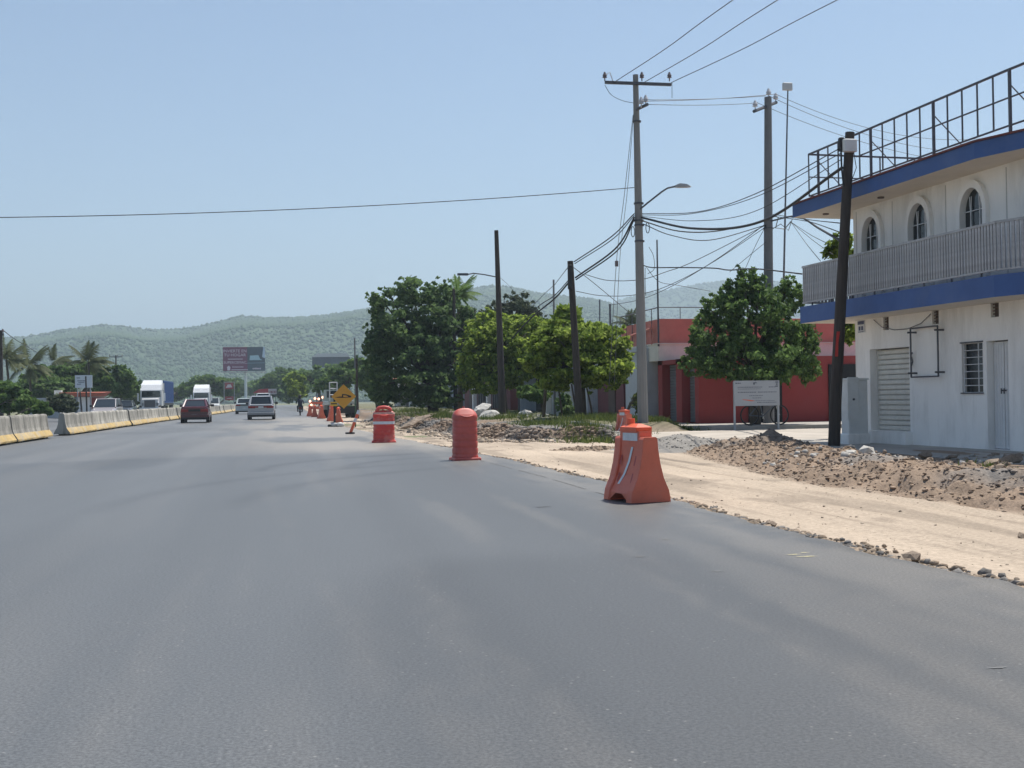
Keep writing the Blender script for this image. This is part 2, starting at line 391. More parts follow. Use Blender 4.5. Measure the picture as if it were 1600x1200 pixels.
def verge_col(X, Y):
    n = fbm(X*.5+2, Y*.22, 5); n2 = fbm(X*2.3+8, Y*1.7, 4)
    tan = _rgb(.41, .335, .26)[None]*(.8+.45*n[:, None]); tan = tan*(1-.26*smooth(.48, .62, fbm(X*3.5, Y*.22, 4))[:, None])*(1-.25*smooth(.55, .7, fbm(X*1.2+5, Y*.8, 4))[:, None])
    brown = _rgb(.255, .19, .14)[None]*(.7+.6*n2[:, None]); grey = _rgb(.215, .20, .185)[None]*(.75+.5*n2[:, None])
    c = tan
    t = X-foot_x(Y); k = (smooth(-.05, .25, t)*(1-smooth(26.5, 30, Y)))[:, None]
    g = (smooth(.45, .6, fbm(X*.6+4, Y*.45+1, 3))*smooth(.6, 1.2, t))[:, None]
    c = c*(1-k)+(brown*(1-g)+grey*g)*k
    msk = 1-smooth(8.7, 9.6, X)*(1-smooth(36.8, 37.9, Y)); u = X-bank_x(Y); kk = (msk*smooth(32.4, 33.4, Y)*smooth(-.15, .1, u))[:, None]
    gg = smooth(.4, .58, fbm(X*.5+11, Y*.3, 3))[:, None]
    c = c*(1-kk)+(brown*.85*(1-gg)+grey*.9*gg)*kk
    far = (msk*smooth(1.8, 4, u)*smooth(35, 39, Y))[:, None]
    c = c*(1-far*.7)+_rgb(.13, .14, .075)[None]*far*.7
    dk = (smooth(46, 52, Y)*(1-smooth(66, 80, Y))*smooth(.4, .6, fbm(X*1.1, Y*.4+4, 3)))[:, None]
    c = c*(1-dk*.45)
    return c
xs = np.concatenate([np.arange(1.6, 10.6, .065), np.arange(10.6, 16, .2), np.arange(16, 46, 1.5)])
yv = np.concatenate([np.arange(3.5, 36.5, .075), np.arange(36.5, 75, .22), np.arange(75, 320, 3.5)])
XX, YY = np.meshgrid(xs, yv); ZZ = verge_h(XX, YY)
Vv = np.stack([XX, YY, ZZ], -1).reshape(-1, 3); idx = np.arange(XX.size).reshape(XX.shape)
Qv = np.stack([idx[:-1, :-1], idx[:-1, 1:], idx[1:, 1:], idx[1:, :-1]], -1).reshape(-1, 4)
vm = attr_mat('loose_soil', nscale=22, namt=.3, bump=.5, bscale=34)
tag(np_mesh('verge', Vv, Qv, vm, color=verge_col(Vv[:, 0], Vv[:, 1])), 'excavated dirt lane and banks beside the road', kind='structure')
def vh(x, y): return float(verge_h(np.array([float(x)]), np.array([float(y)]))[0])

# ---- side street and pavements
conc = mat('worn_concrete', (.35, .325, .29), .9, .22, 1.3, bump=.25, bscale=18, dirt=(.26, .225, .18), dscale=.7, damt=.6)
def sheet(name, pts, z, m, label, th=.1):
    b = MB(); b.loft([[(x, y, z-th) for x, y in pts], [(x, y, z) for x, y in pts]]); o = b.build(name, m); return tag(o, label, kind='structure')
sheet('side_street', [(10.9, 28.9), (46, 27.2), (46, 37.6), (10.4, 37.6), (9.9, 34.2), (9.6, 31.8)], .07, mat('dusty_concrete_street', (.40, .355, .30), .9, .2, .8, bump=.2, bscale=14, dirt=(.29, .25, .20), dscale=.35, damt=.7), 'dusty pale side street between the white and red buildings', .2)
sheet('pavement', [(10.45, 4), (13.4, 4), (12.5, 27.6), (10.75, 27.6), (10.6, 20)], .13, conc, 'concrete pavement before the white building', .25)
sheet('pavement', [(13.6, 37.9), (46, 37.9), (46, 42.3), (14.7, 42.3), (14.2, 62), (12.9, 62), (13.0, 41)], .19, conc, 'concrete pavement around the red building', .3)

# ---- hills
RIDGE = [(-500, 560), (-250, 548), (0, 533), (50, 532), (100, 522), (165, 514), (240, 526), (290, 523), (345, 508), (385, 498), (440, 500), (510, 493), (565, 484), (640, 468), (720, 454), (790, 451), (850, 461), (900, 466), (960, 477), (1020, 500), (1100, 530), (1300, 560), (1700, 575), (2200, 590)]
RIDGE2 = [(700, 600), (860, 540), (930, 492), (970, 468), (1000, 459), (1040, 455), (1080, 447), (1120, 440), (1180, 436), (1260, 446), (1400, 470), (1700, 520), (2100, 570)]
def hills(name, ridge, r_foot, r_top, r_back, nth, nr, seed, amp):
    px = np.array([p[0] for p in ridge], float); py = np.array([p[1] for p in ridge], float)
    th = np.arctan((px-800)/FPX); hor = 627.5-(px-450)*.0140
    el = (hor-py)/np.sqrt(FPX**2+(px-800)**2)
    tt = np.linspace(th[0], th[-1], nth); ee = np.interp(tt, th, el)
    ker = np.exp(-np.linspace(-2, 2, 9)**2); ker /= ker.sum(); ee = np.convolve(np.pad(ee, 4, 'edge'), ker, 'valid')
    rr = np.linspace(r_foot, r_back, nr); T, Rr = np.meshgrid(tt, rr); E = np.interp(T, tt, ee)
    a = T+yaw; X = Rr*np.sin(a); Y = Rr*np.cos(a)
    up = smooth(r_foot, r_top, Rr); dn_ = 1-smooth(r_top, r_back, Rr)
    prof = np.where(Rr < r_top, .35*np.clip((Rr-r_foot)/(r_top-r_foot), 0, 1)+.65*up, dn_)
    n = fbm(X/420+seed, Y/420, 5)-.47; n2 = 1-np.abs(2*fbm(X/300+seed*3, Y/520+5, 4)-.95)
    Z = E*r_top*prof*(1+.0*n)+amp*(n+.5*(n2-.7))*prof*(1-.82*np.exp(-((Rr-r_top)/260)**2))
    lim = np.where(Rr < r_top, E*Rr*(.90+.10*np.clip((Rr-r_foot)/(r_top-r_foot), 0, 1)**3), 1e9)
    Z = np.minimum(Z, np.maximum(lim, 0)); Z = np.maximum(Z+CAM_H*prof, -3)
    V = np.stack([X, Y, Z], -1); idx = np.arange(X.size).reshape(X.shape)
    Q = np.stack([idx[:-1, :-1], idx[:-1, 1:], idx[1:, 1:], idx[1:, :-1]], -1).reshape(-1, 4)
    hm = mat('hill_scrub_soil', (.050, .086, .033), .95, .25, .012, bump=0)
    o = np_mesh(name, V.reshape(-1, 3), Q, hm, smooth=True)
    return o, V
h1, HV1 = hills('hills', RIDGE, 950, 1900, 2900, 300, 80, 2.3, 150)
tag(h1, 'scrub covered green hills behind the road', kind='structure')
h2, HV2 = hills('far_hill', RIDGE2, 1950, 3000, 3900, 120, 30, 8.1, 120)
tag(h2, 'far bluish hill rising behind the red building', kind='structure')
fm = leaf_mat('hill_foliage', (.034, .068, .026), (.068, .114, .043), .0)
OCT_V = np.array([(1,0,0),(-1,0,0),(0,1,0),(0,-1,0),(0,0,1),(0,0,-1)], float); OCT_F = np.array([(0,2,4),(2,1,4),(1,3,4),(3,0,4),(2,0,5),(1,2,5),(3,1,5),(0,3,5)])
def octs_np(P, S, rg):
    n = len(P); V = np.repeat(OCT_V[None], n, 0)*(.75+.5*rg.rand(n, 6, 1)); a = rg.rand(n)*6.28; c, s_ = np.cos(a)[:, None], np.sin(a)[:, None]
    V = np.stack([V[..., 0]*c-V[..., 1]*s_, V[..., 0]*s_+V[..., 1]*c, V[..., 2]*.9], -1)*np.asarray(S)[:, None, None]+P[:, None]
    return V.reshape(-1, 3), (OCT_F[None]+np.arange(n)[:, None, None]*6).reshape(-1, 3)
def forest(name, HV, rmax_i, n, smin, smax, seed, label):
    rg = np.random.RandomState(seed); nr, nt_ = HV.shape[:2]
    i = rg.rand(n)*(rmax_i-1.01); j = rg.rand(n)*(nt_-1.01)
    i0 = i.astype(int); j0 = j.astype(int); fi = (i-i0)[:, None]; fj = (j-j0)[:, None]
    P = (HV[i0, j0]*(1-fj)+HV[i0, j0+1]*fj)*(1-fi)+(HV[i0+1, j0]*(1-fj)+HV[i0+1, j0+1]*fj)*fi
    S = smin+(smax-smin)*rg.rand(n)**2; P = P.copy(); P[:, 2] += S*.35
    V, Fc = octs_np(P, S, rg)
    pt = 1.3*(fbm(P[:, 0]/120, P[:, 1]/120, 4)-.25)+.25*rg.rand(n)
    tint = np.repeat(np.clip(pt, 0, 1), 8)
    return tag(np_mesh(name, V, Fc, fm, tint=tint, tri=True), label, 'forest', kind='stuff')
forest('hillside_forest', HV1, 54, 110000, 1.2, 3.4, 5, 'dense low trees covering the green hills')
forest('far_hill_forest', HV2, 24, 16000, 3, 6, 6, 'trees covering the far bluish hill')

# ================================================================== WHITE TWO-STOREY BUILDING
P0 = Vector((12.75, 20.7, 0)); Dv = Vector((-.05, 1, 0)).normalized(); Nv = Vector((-Dv.y, Dv.x, 0))
def FB(s, off, z): return P0+Dv*s+Nv*off+Vector((0, 0, z))
white = mat('white_lime_paint', (.86, .84, .81), .9, .05, 2.0, bump=.10, bscale=9, dirt=(.56, .54, .51), dscale=1.3, damt=.75, stretch=(1, 1, .22))
blue = mat('blue_band_paint', (.04, .095, .27), .6, .12, 1.5, bump=.08, bscale=8, dirt=(.09, .14, .28), dscale=1.1, damt=.5)
soff = mat('cream_soffit', (.70, .64, .55), .9, .08, 1.2)
steel = mat('dark_painted_steel', (.07, .075, .09), .55, .3, 12, dirt=(.13, .10, .09), dscale=3, damt=.4)
galv = mat('grey_painted_rail', (.37, .37, .38), .5, .2, 9, metal=.0, dirt=(.24, .22, .21), dscale=2.5, damt=.7)
shutm = mat('ivory_shutter_metal', (.66, .64, .585), .55, .08, 5, dirt=(.42, .39, .34), dscale=3, damt=.35)
glass_d = mat('dark_window_glass', (.02, .025, .03), .12, spec=.6)
darkm = mat('dark_interior', (.02, .02, .022), .9)
wbld = empty('corner_building', FB(0, 0, .13)); tag(wbld, 'white two-storey corner building with blue bands and a slatted balcony', 'building')
INV = Matrix.Translation(-wbld.location)
def wb(name, mb, m, parent=None, smooth=False):
    """build in world coordinates as a part of the building"""
    p = wbld if parent is None else parent
    mb.v = [tuple(Vector(q)-wbld.location) for q in mb.v]
    o = mb.build(name, m, p, smooth)
    return o
def arch_poly(s0, s1, zs, zt, n=12):
    c = (s0+s1)/2; r = (s1-s0)/2
    return [(c-r*math.cos(PI*k/n), zs+(zt-zs)*math.sin(PI*k/n)) for k in range(n+1)]
HOLES = [(2.5, 4.07, .40, 2.16), (0., .66, 1.18, 2.13), (-.76, -.12, .14, 2.14), (3.27, 3.49, 2.55, 2.85), (1.41, 1.64, 2.56, 2.86), (-.51, -.27, 2.57, 2.87)]
ARCH = [(3.50, 4.20), (1.64, 2.34), (-.18, .53), (-2.1, -1.4), (-4.0, -3.3)]
HOLES += [(a_, b_, 3.55, 5.04) for a_, b_ in ARCH] + [(-4.2, -3.2, .14, 2.2)]
def hole_wall(s0, s1, z0, z1, holes, depth):
    b = MB(); S = sorted({s0, s1, *[h[0] for h in holes], *[h[1] for h in holes]}); Z = sorted({z0, z1, *[h[2] for h in holes], *[h[3] for h in holes]})
    for i in range(len(S)-1):
        for k in range(len(Z)-1):
            cs, cz = (S[i]+S[i+1])/2, (Z[k]+Z[k+1])/2
            if any(h[0] < cs < h[1] and h[2] < cz < h[3] for h in holes): continue
            b.add([FB(S[i+1], 0, Z[k]), FB(S[i], 0, Z[k]), FB(S[i], 0, Z[k+1]), FB(S[i+1], 0, Z[k+1])], [(0, 1, 2, 3)])
    for h in holes:
        a, c, d, e = h
        for (p, q) in (((a, d), (a, e)), ((a, e), (c, e)), ((c, e), (c, d)), ((c, d), (a, d))):
            b.add([FB(p[0], 0, p[1]), FB(q[0], 0, q[1]), FB(q[0], -depth, q[1]), FB(p[0], -depth, p[1])], [(0, 1, 2, 3)])
    return b
b = hole_wall(-13, 4.69, .0, 5.32, HOLES, .30)
for a_, c_ in ARCH:                                    # spandrels close the square openings to round arches
    pol = arch_poly(a_, c_, 4.58, 5.04)
    for half in (0, 1):
        pts = pol[:7] if half == 0 else pol[6:]
        corner = (a_, 5.04) if half == 0 else (c_, 5.04)
        for k in range(len(pts)-1):
            p, q = pts[k], pts[k+1]
            b.add([FB(p[0], -.004, p[1]), FB(q[0], -.004, q[1]), FB(corner[0], -.004, corner[1])], [(0, 1, 2)])
            b.add([FB(p[0], -.004, p[1]), FB(q[0], -.004, q[1]), FB(q[0], -.3, q[1]), FB(p[0], -.3, p[1])], [(0, 1, 2, 3)])
# end wall, back and near walls
b.add([FB(4.69, 0, 0), FB(4.69, -9, 0), FB(4.69, -9, 5.32), FB(4.69, 0, 5.32)], [(0, 1, 2, 3)])
b.add([FB(4.69, -9, 0), FB(-13, -9, 0), FB(-13, -9, 5.32), FB(4.69, -9, 5.32)], [(0, 1, 2, 3)])
b.add([FB(-13, 0, 0), FB(-13, -9, 0), FB(-13, -9, 5.32), FB(-13, 0, 5.32)], [(0, 1, 2, 3)])
wall = wb('wall', b, white)
for s in (4.55, 3.05, 1.1, -.8):                       # vertical control joints on the upper wall
    b = MB(); b.loft([[FB(s-.012, .003, 3.3), FB(s+.012, .003, 3.3), FB(s+.012, -.02, 3.3), FB(s-.012, -.02, 3.3)], [FB(s-.012, .003, 5.25), FB(s+.012, .003, 5.25), FB(s+.012, -.02, 5.25), FB(s-.012, -.02, 5.25)]])
    wb('wall_joint', b, mat('joint_grey', (.42, .41, .40), .9))
BAL = [(5.65, .85), (-1.6, .85), (-2.7, .5), (-13, .5), (-13, -.2), (4.4, -.2), (4.4, -8), (5.65, -8)]
ROOF = [(5.95, .85), (-1.1, .85), (-2.4, .48), (-13.2, .48), (-13.2, -9.3), (5.95, -9.3)]
def slab(name, poly, z0, z1, lip):
    b = MB()
    b.loft([[FB(s, o, z0) for s, o in poly], [FB(s, o, z1) for s, o in poly]], 0)
    o_ = wb(name, b, [blue, soff])
    for p in o_.data.polygons:
        if p.normal.z < -.9: p.material_index = 1
    return o_
bal = slab('balcony_slab', BAL, 2.83, 3.21, 0)
rf = slab('roof_slab', ROOF, 5.31, 5.60, 0)
b = MB(); R2 = [(s+(.04 if s > 0 else 0), o+.04) for s, o in ROOF]
b.loft([[FB(s, o, 5.602) for s, o in R2], [FB(s, o, 5.635) for s, o in R2]]); wb('roof_coping', b, mat('red_oxide_coping', (.16, .05, .045), .8, .3, 3), None)
# balcony railing: slats, rails
rail = MB()
def rpath(mb, pts, z, r):
    for (p, q) in zip(pts[:-1], pts[1:]):
        a, c = FB(p[0], p[1], z), FB(q[0], q[1], z); d = (c-a).normalized(); n = Vector((-d.y, d.x, 0))
        mb.loft([[a+n*r+Vector((0, 0, -r)), a-n*r+Vector((0, 0, -r)), a-n*r+Vector((0, 0, r)), a+n*r+Vector((0, 0, r))], [c+n*r+Vector((0, 0, -r)), c-n*r+Vector((0, 0, -r)), c-n*r+Vector((0, 0, r)), c+n*r+Vector((0, 0, r))]])
RP = [(5.6, -3.0), (5.6, .80), (-1.62, .80), (-2.68, .45), (-9, .45)]
rpath(rail, RP, 4.12, .022); rpath(rail, RP, 3.30, .018)
brl = wb('balcony_railing', rail, galv)
sl = MB(); sl.box(-.029, .029, -.010, .010, 3.305, 4.10); slat_me = None
ft = MB(); ft.box(-.015, .015, -.015, .015, 3.205, 3.30); foot_me = None
def along(path, step):
    out = []
    for (p, q) in zip(path[:-1], path[1:]):
        a, c = FB(p[0], p[1], 0), FB(q[0], q[1], 0); L_ = (c-a).length; n = int(L_/step)
        for k in range(n): out.append((a.lerp(c, (k+.5)/n), math.atan2((c-a).y, (c-a).x)))
    return out
for k, (p, ang) in enumerate(along(RP[:4]+[(-4.2, .45)], .088)):
    if slat_me is None: o = sl.build('slat', galv, brl); slat_me = o.data
    else: o = bpy.data.objects.new('slat', slat_me); COL.objects.link(o); o.parent = brl
    o.location = p-wbld.location; o.location.z = -wbld.location.z; o.rotation_euler.z = ang+R_(random.Random(k).uniform(-9, 9))
for k, (p, ang) in enumerate(along(RP[1:3], .9)):
    if foot_me is None: o = ft.build('rail_foot', steel, brl); foot_me = o.data
    else: o = bpy.data.objects.new('rail_foot', foot_me); COL.objects.link(o); o.parent = brl
    o.location = p-wbld.location; o.location.z = -wbld.location.z
# roof fence of square tube
fence = MB(); FP = [(5.56, -4), (5.56, .62), (-1.7, .62), (-9, .4)]
rpath(fence, FP, 6.72, .018); rpath(fence, FP, 5.76, .014); rpath(fence, [(5.56, -4), (5.56, .62)], 6.2, .012); rpath(fence, [(3.4, .62), (-1.7, .62), (-9, .4)], 6.24, .012)
rfn = wb('roof_fence', fence, steel)
def fpost(s, off, w_, z0=5.60, z1=6.72):
    b = MB(); b.loft([[FB(s-w_, off-w_, z0), FB(s+w_, off-w_, z0), FB(s+w_, off+w_, z0), FB(s-w_, off+w_, z0)], [FB(s-w_, off-w_, z1), FB(s+w_, off-w_, z1), FB(s+w_, off+w_, z1), FB(s-w_, off+w_, z1)]])
    return b
s = 5.56; k = 0
while s > -8.5:
    off = .62 if s > -1.7 else .62+(s+1.7)*.03
    thick = k % 5 == 1
    wb('fence_post' if thick else 'fence_bar', fpost(s, off, .022 if thick else .012, 5.60 if thick else 5.765), steel, rfn)
    if thick:
        b = MB(); b.cyl(FB(s, off-.02, 6.45), FB(s-.15, off-.75, 5.64), .012, .012, 5); wb('brace', b, steel, rfn)
    s -= .46; k += 1
for off in (-.3, -1.2, -2.1, -3.0): wb('fence_bar', fpost(5.56, off, .013, 5.60), steel, rfn)
# arched windows
for i, (a_, c_) in enumerate(ARCH):
    t_ = MB(); outer = arch_poly(a_-.11, c_+.11, 4.58, 5.19); inner = arch_poly(a_+.001, c_-.001, 4.58, 5.04)
    outer = [(a_-.11, 3.25)]+outer+[(c_+.11, 3.25)]; inner = [(a_+.001, 3.25)]+inner+[(c_-.001, 3.25)]
    for k in range(len(outer)-1):
        q = [outer[k], outer[k+1], inner[k+1], inner[k]]
        t_.loft([[FB(u, .002, z) for u, z in q], [FB(u, .085, z) for u, z in q]])
    wn = wb('arched_window', t_, white)
    g = MB(); pol = [(a_, 3.55)]+arch_poly(a_, c_, 4.58, 5.04)+[(c_, 3.55)]
    g.add([FB(u, -.05, z) for u, z in pol], [tuple(range(len(pol)))]); wb('pane', g, glass_d, wn)
    g = MB()
    for dz in (3.95, 4.3, 4.62): g.cyl(FB(a_+.01, -.02, dz), FB(c_-.01, -.02, dz), .012, .012, 5)
    for q in range(1, 5):
        s_ = a_+(c_-a_)*q/5; g.cyl(FB(s_, -.02, 3.5), FB(s_+(.1 if q % 2 else -.1), -.02, 4.9), .010, .010, 5)
    wb('grille', g, mat('white_iron', (.62, .62, .63), .6), wn)
# rolling shutter with separate slats
sh = MB(); sh.box(0, .01, 0, .01, 0, .01); 
b = MB(); b.loft([[FB(2.42, .0, .13), FB(4.10, 0, .13), FB(4.10, .16, .13), FB(2.42, .16, .13)], [FB(2.42, .0, .39), FB(4.10, 0, .39), FB(4.10, .16, .39), FB(2.42, .16, .39)]]); wb('doorstep', b, white)
b = MB()
for s_ in (2.51, 4.02): b.loft([[FB(s_, -.17, .4), FB(s_+.04, -.17, .4), FB(s_+.04, -.23, .4), FB(s_, -.23, .4)], [FB(s_, -.17, 2.15), FB(s_+.04, -.17, 2.15), FB(s_+.04, -.23, 2.15), FB(s_, -.23, 2.15)]])
shut = wb('rolling_shutter', b, shutm)
for k in range(16):
    z0 = .405+k*.109; b = MB(); prof = [(0, -.24), (0, -.195), (.02, -.178), (.075, -.178), (.098, -.20), (.104, -.24)]
    b.loft([[FB(2.55, o_, z0+dz) for dz, o_ in prof], [FB(4.02, o_, z0+dz) for dz, o_ in prof]]); wb('slat', b, shutm, shut)
b = MB(); b.add([FB(2.5, -.27, .4), FB(4.07, -.27, .4), FB(4.07, -.27, 2.16), FB(2.5, -.27, 2.16)], [(0, 1, 2, 3)]); wb('shutter_back', b, darkm, shut)
# empty sign frame on brackets
b = MB(); fr = [(1.27, 1.52), (2.24, 1.52), (2.24, 2.51), (1.27, 2.51)]
for p, q in zip(fr, fr[1:]+fr[:1]): b.cyl(FB(p[0], .12, p[1]), FB(q[0], .12, q[1]), .018, .018, 6)
for p in fr: b.cyl(FB(p[0]-.02, -.01, p[1]+(-.08 if p[1] > 2 else .08)), FB(p[0]-.02, .20, p[1]+(-.08 if p[1] > 2 else .08)), .022, .022, 6)
wb('sign_frame', b, steel)
# window with grid
b = MB(); b.add([FB(0, -.10, 1.18), FB(.66, -.10, 1.18), FB(.66, -.10, 2.13), FB(0, -.10, 2.13)], [(0, 1, 2, 3)])
win = wb('window', b, glass_d)
b = MB()
for k in range(8): b.cyl(FB(.0, -.05, 1.19+.1335*k), FB(.66, -.05, 1.19+.1335*k), .009, .009, 5)
for s_ in (.01, .20, .65): b.cyl(FB(s_, -.05, 1.18), FB(s_, -.05, 2.13), .012, .012, 5)
wb('grille', b, mat('white_iron', (.62, .62, .63), .6), win)
b = MB()
for z in (1.165, 2.13): b.loft([[FB(-.02, 0, z), FB(.68, 0, z), FB(.68, .03, z), FB(-.02, .03, z)], [FB(-.02, 0, z+.025), FB(.68, 0, z+.025), FB(.68, .03, z+.025), FB(-.02, .03, z+.025)]])
wb('frame', b, steel, win)
# metal double door
door_m = mat('white_sheet_door', (.66, .665, .67), .55, .06, 3, dirt=(.5, .47, .43), dscale=2, damt=.3)
for s0, s1 in ((-.435, -.13), (-.75, -.455)):
    b = MB(); b.loft([[FB(s0, -.14, .15), FB(s1, -.14, .15), FB(s1, -.18, .15), FB(s0, -.18, .15)], [FB(s0, -.14, 2.12), FB(s1, -.14, 2.12), FB(s1, -.18, 2.12), FB(s0, -.18, 2.12)]])
    for q in range(1, 4):
        s_ = s0+(s1-s0)*q/4; b.cyl(FB(s_, -.137, .2), FB(s_, -.137, 2.08), .007, .007, 4)
    dl = wb('door_leaf', b, door_m)
    b = MB(); hs = s0+.03 if s0 > -.5 else s1-.03
    b.cyl(FB(hs, -.14, 1.22), FB(hs, -.09, 1.22), .015, .015, 6); b.cyl(FB(hs, -.095, 1.16), FB(hs, -.095, 1.26), .012, .012, 6); wb('handle', b, steel, dl)
b = MB(); b.add([FB(-.76, -.2, .14), FB(-.12, -.2, .14), FB(-.12, -.2, 2.14), FB(-.76, -.2, 2.14)], [(0, 1, 2, 3)]); wb('door_back', b, darkm)
b = MB(); b.loft([[FB(-4.15, -.14, .15), FB(-3.25, -.14, .15), FB(-3.25, -.18, .15), FB(-4.15, -.18, .15)], [FB(-4.15, -.14, 2.18), FB(-3.25, -.14, 2.18), FB(-3.25, -.18, 2.18), FB(-4.15, -.18, 2.18)]]); wb('door_leaf', b, door_m)
vent_m = mat('brown_vent_block', (.14, .105, .09), .9, .3, 8)
for a_, c_, z0, z1 in HOLES[3:6]:
    b = MB(); b.add([FB(a_, -.09, z0), FB(c_, -.09, z0), FB(c_, -.09, z1), FB(a_, -.09, z1)], [(0, 1, 2, 3)])
    for q in range(1, 5): z = z0+(z1-z0)*q/5; b.cyl(FB(a_, -.05, z), FB(c_, -.05, z), .012, .012, 4)
    wb('vent', b, vent_m)
b = MB(); b.tube([FB(3.85, .02, 2.80), FB(3.5, .03, 2.62), FB(3.0, .03, 2.53), FB(2.5, .03, 2.52), FB(2.0, .03, 2.6), FB(1.64, .03, 2.77)], .008, 5); wb('wire', b, steel)
b = MB(); b.loft([[FB(4.25, .004, 2.55), FB(4.54, .004, 2.55), FB(4.54, .02, 2.55), FB(4.25, .02, 2.55)], [FB(4.25, .004, 2.81), FB(4.54, .004, 2.81), FB(4.54, .02, 2.81), FB(4.25, .02, 2.81)]])
pl = wb('street_name_plate', b, mat('plate_white', (.62, .63, .66), .5)); pl['label'] = 'small white plate with a dark blue heading'
b = MB(); b.add([FB(4.255, .024, 2.73), FB(4.535, .024, 2.73), FB(4.535, .024, 2.805), FB(4.255, .024, 2.805)], [(0, 1, 2, 3)])
for k, (s0, s1, z0, z1) in enumerate([(4.30, 4.38, 2.60, 2.69), (4.41, 4.49, 2.60, 2.69), (4.28, 4.51, 2.56, 2.575)]): b.add([FB(s0, .024, z0), FB(s1, .024, z0), FB(s1, .024, z1), FB(s0, .024, z1)], [(0, 1, 2, 3)])
wb('print', b, mat('plate_navy', (.05, .06, .14), .5), pl)
b = MB(); b.tube([FB(2.36, .02, 1.86), FB(2.36, .05, 1.98), FB(2.30, .05, 2.02)], .018, 5); b.cyl(FB(2.36, 0, 1.86), FB(2.36, .05, 1.72), .014, .014, 5); wb('tap', b, steel)
b = MB(); b.disc(FB(2.9, .35, 5.295), .07, (0, 0, 1), .03, 10); b.disc(FB(5.2, .4, 5.295), .07, (0, 0, 1), .03, 10); wb('soffit_lamp', b, vent_m)

# ---- utility cabinet on its plinth
cabm = mat('cabinet_ivory', (.66, .67, .655), .5, .05, 4, dirt=(.45, .43, .40), dscale=2.5, damt=.35)
cb = empty('utility_cabinet', (11.92, 24.25, .13), R_(6)); tag(cb, 'ivory metal utility cabinet on a white plinth beside the rolling shutter', 'cabinet')
b = MB(); b.bevbox(-.27, .27, -.16, .2, 0, .22, .02); b.build('plinth', white, cb)
b = MB(); b.bevbox(-.23, .24, -.13, .17, .22, 1.36, .015); b.build('body', cabm, cb)
b = MB(); b.bevbox(-.27, .0, -.165, -.132, .52, 1.42, .012); d_ = b.build('door', cabm, cb)
b = MB(); b.disc((-.13, -.172, .95), .025, (0, 1, 0), .02, 10); b.build('lock', steel, d_)
b = MB(); b.bevbox(-.25, .26, -.15, .19, 1.36, 1.40, .01); b.build('lid', cabm, cb)

# ================================================================== RED CORNER BUILDING
redp = mat('red_wall_paint', (.30, .044, .042), .85, .12, 1.6, bump=.1, bscale=8, dirt=(.20, .045, .045), dscale=.8, damt=.5)
salmon = mat('salmon_parapet_paint', (.56, .19, .145), .9, .14, 1.1, bump=.15, bscale=6, dirt=(.50, .25, .21), dscale=.8, damt=.7)
cream = mat('cream_band_paint', (.72, .68, .60), .9, .08, 1.2, dirt=(.45, .42, .37), dscale=.7, damt=.5)
greysh = mat('grey_shutter_metal', (.17, .18, .20), .5, .12, 4)
rb = empty('red_building', (14.9, 42.3, .19)); tag(rb, 'low red corner building with a cream band and a salmon parapet', 'building')
def rbp(name, mb, m, parent=None):
    o_ = rb.location if parent is None else rb.location
    mb.v = [tuple(Vector(q)-o_) for q in mb.v]; return mb.build(name, m, parent or rb)
b = MB(); b.box(15.1, 34, 42.3, 58, .0, 2.62)                      # core
for y0, y1 in ((42.3, 42.75), (44.25, 44.95), (46.7, 47.25)): b.box(14.72, 15.0995, y0, y1, 0, 2.62)
b.box(14.72, 15.0995, 42.3, 47.25, 2.45, 2.615)
rbp('wall', b, redp)
for y0, y1 in ((42.78, 44.22), (44.98, 46.67)):
    b = MB(); n = 20
    for k in range(n): z0 = .2+k*.112; b.loft([[(15.06, y0, z0), (15.03, y0, z0+.03), (15.03, y0, z0+.09), (15.06, y0, z0+.112)], [(15.06, y1, z0), (15.03, y1, z0+.03), (15.03, y1, z0+.09), (15.06, y1, z0+.112)]], 0)
    rbp('rolling_shutter', b, greysh)
b = MB(); b.box(14.55, 34.2, 46.6, 47.4, 2.62, 3.3); b.box(14.55, 15.2, 47.4, 52.4, 2.62, 3.3); rbp('cream_band', b, cream)
b = MB(); b.box(14.65, 14.85, 46.7, 52.4, 3.3, 4.30); b.box(14.85, 34, 46.7, 46.9, 3.3, 4.30); rbp('parapet', b, salmon)
b = MB(); b.box(14.5, 34.2, 46.55, 52.4, 3.285, 3.325); rbp('roof', b, cream)
b = MB(); b.box(19.75, 20.95, 42.24, 42.2995, .19, 2.3); rbp('doorway', b, darkm)
b = MB(); b.box(16.6, 17.9, 42.24, 42.2995, .19, 2.3); rbp('doorway', b, darkm)
rr = MB(); rr.cyl((14.58, 46.6, 4.75), (14.58, 52.3, 4.75), .022, .022, 6); rr.cyl((14.58, 46.6, 3.2), (14.58, 52.3, 3.2), .02, .02, 6); rr.cyl((14.58, 46.6, 4.75), (19, 46.6, 4.75), .02, .02, 6)
rro = rbp('roof_railing', rr, steel)
for k in range(7): b = MB(); y = 46.6+k*.95; b.cyl((14.58, y, 3.2), (14.58, y, 4.75), .018, .018, 5); rbp('bar', b, steel, rro)
for k in range(1, 6): b = MB(); x = 14.58+k*.9; b.cyl((x, 46.6, 4.3), (x, 46.6, 4.75), .016, .016, 5); rbp('bar', b, steel, rro)
b = MB(); b.cyl((14.56, 46.6, 3.2), (14.56, 46.6, 7.45), .04, .03, 6); rbp('mast', b, steel)
b = MB(); b.cyl((14.5, 47.4, 3.95), (14.5, 52, 3.75), .05, .05, 6); b.cyl((14.5, 47.5, 4.15), (14.5, 47.3, 3.3), .035, .035, 6); rbp('drain_pipe', b, salmon)
b = MB(); b.cyl((21.2, 46.5, 2.8), (21.2, 46.5, 4.3), .03, .03, 5); rbp('down_pipe', b, redp)

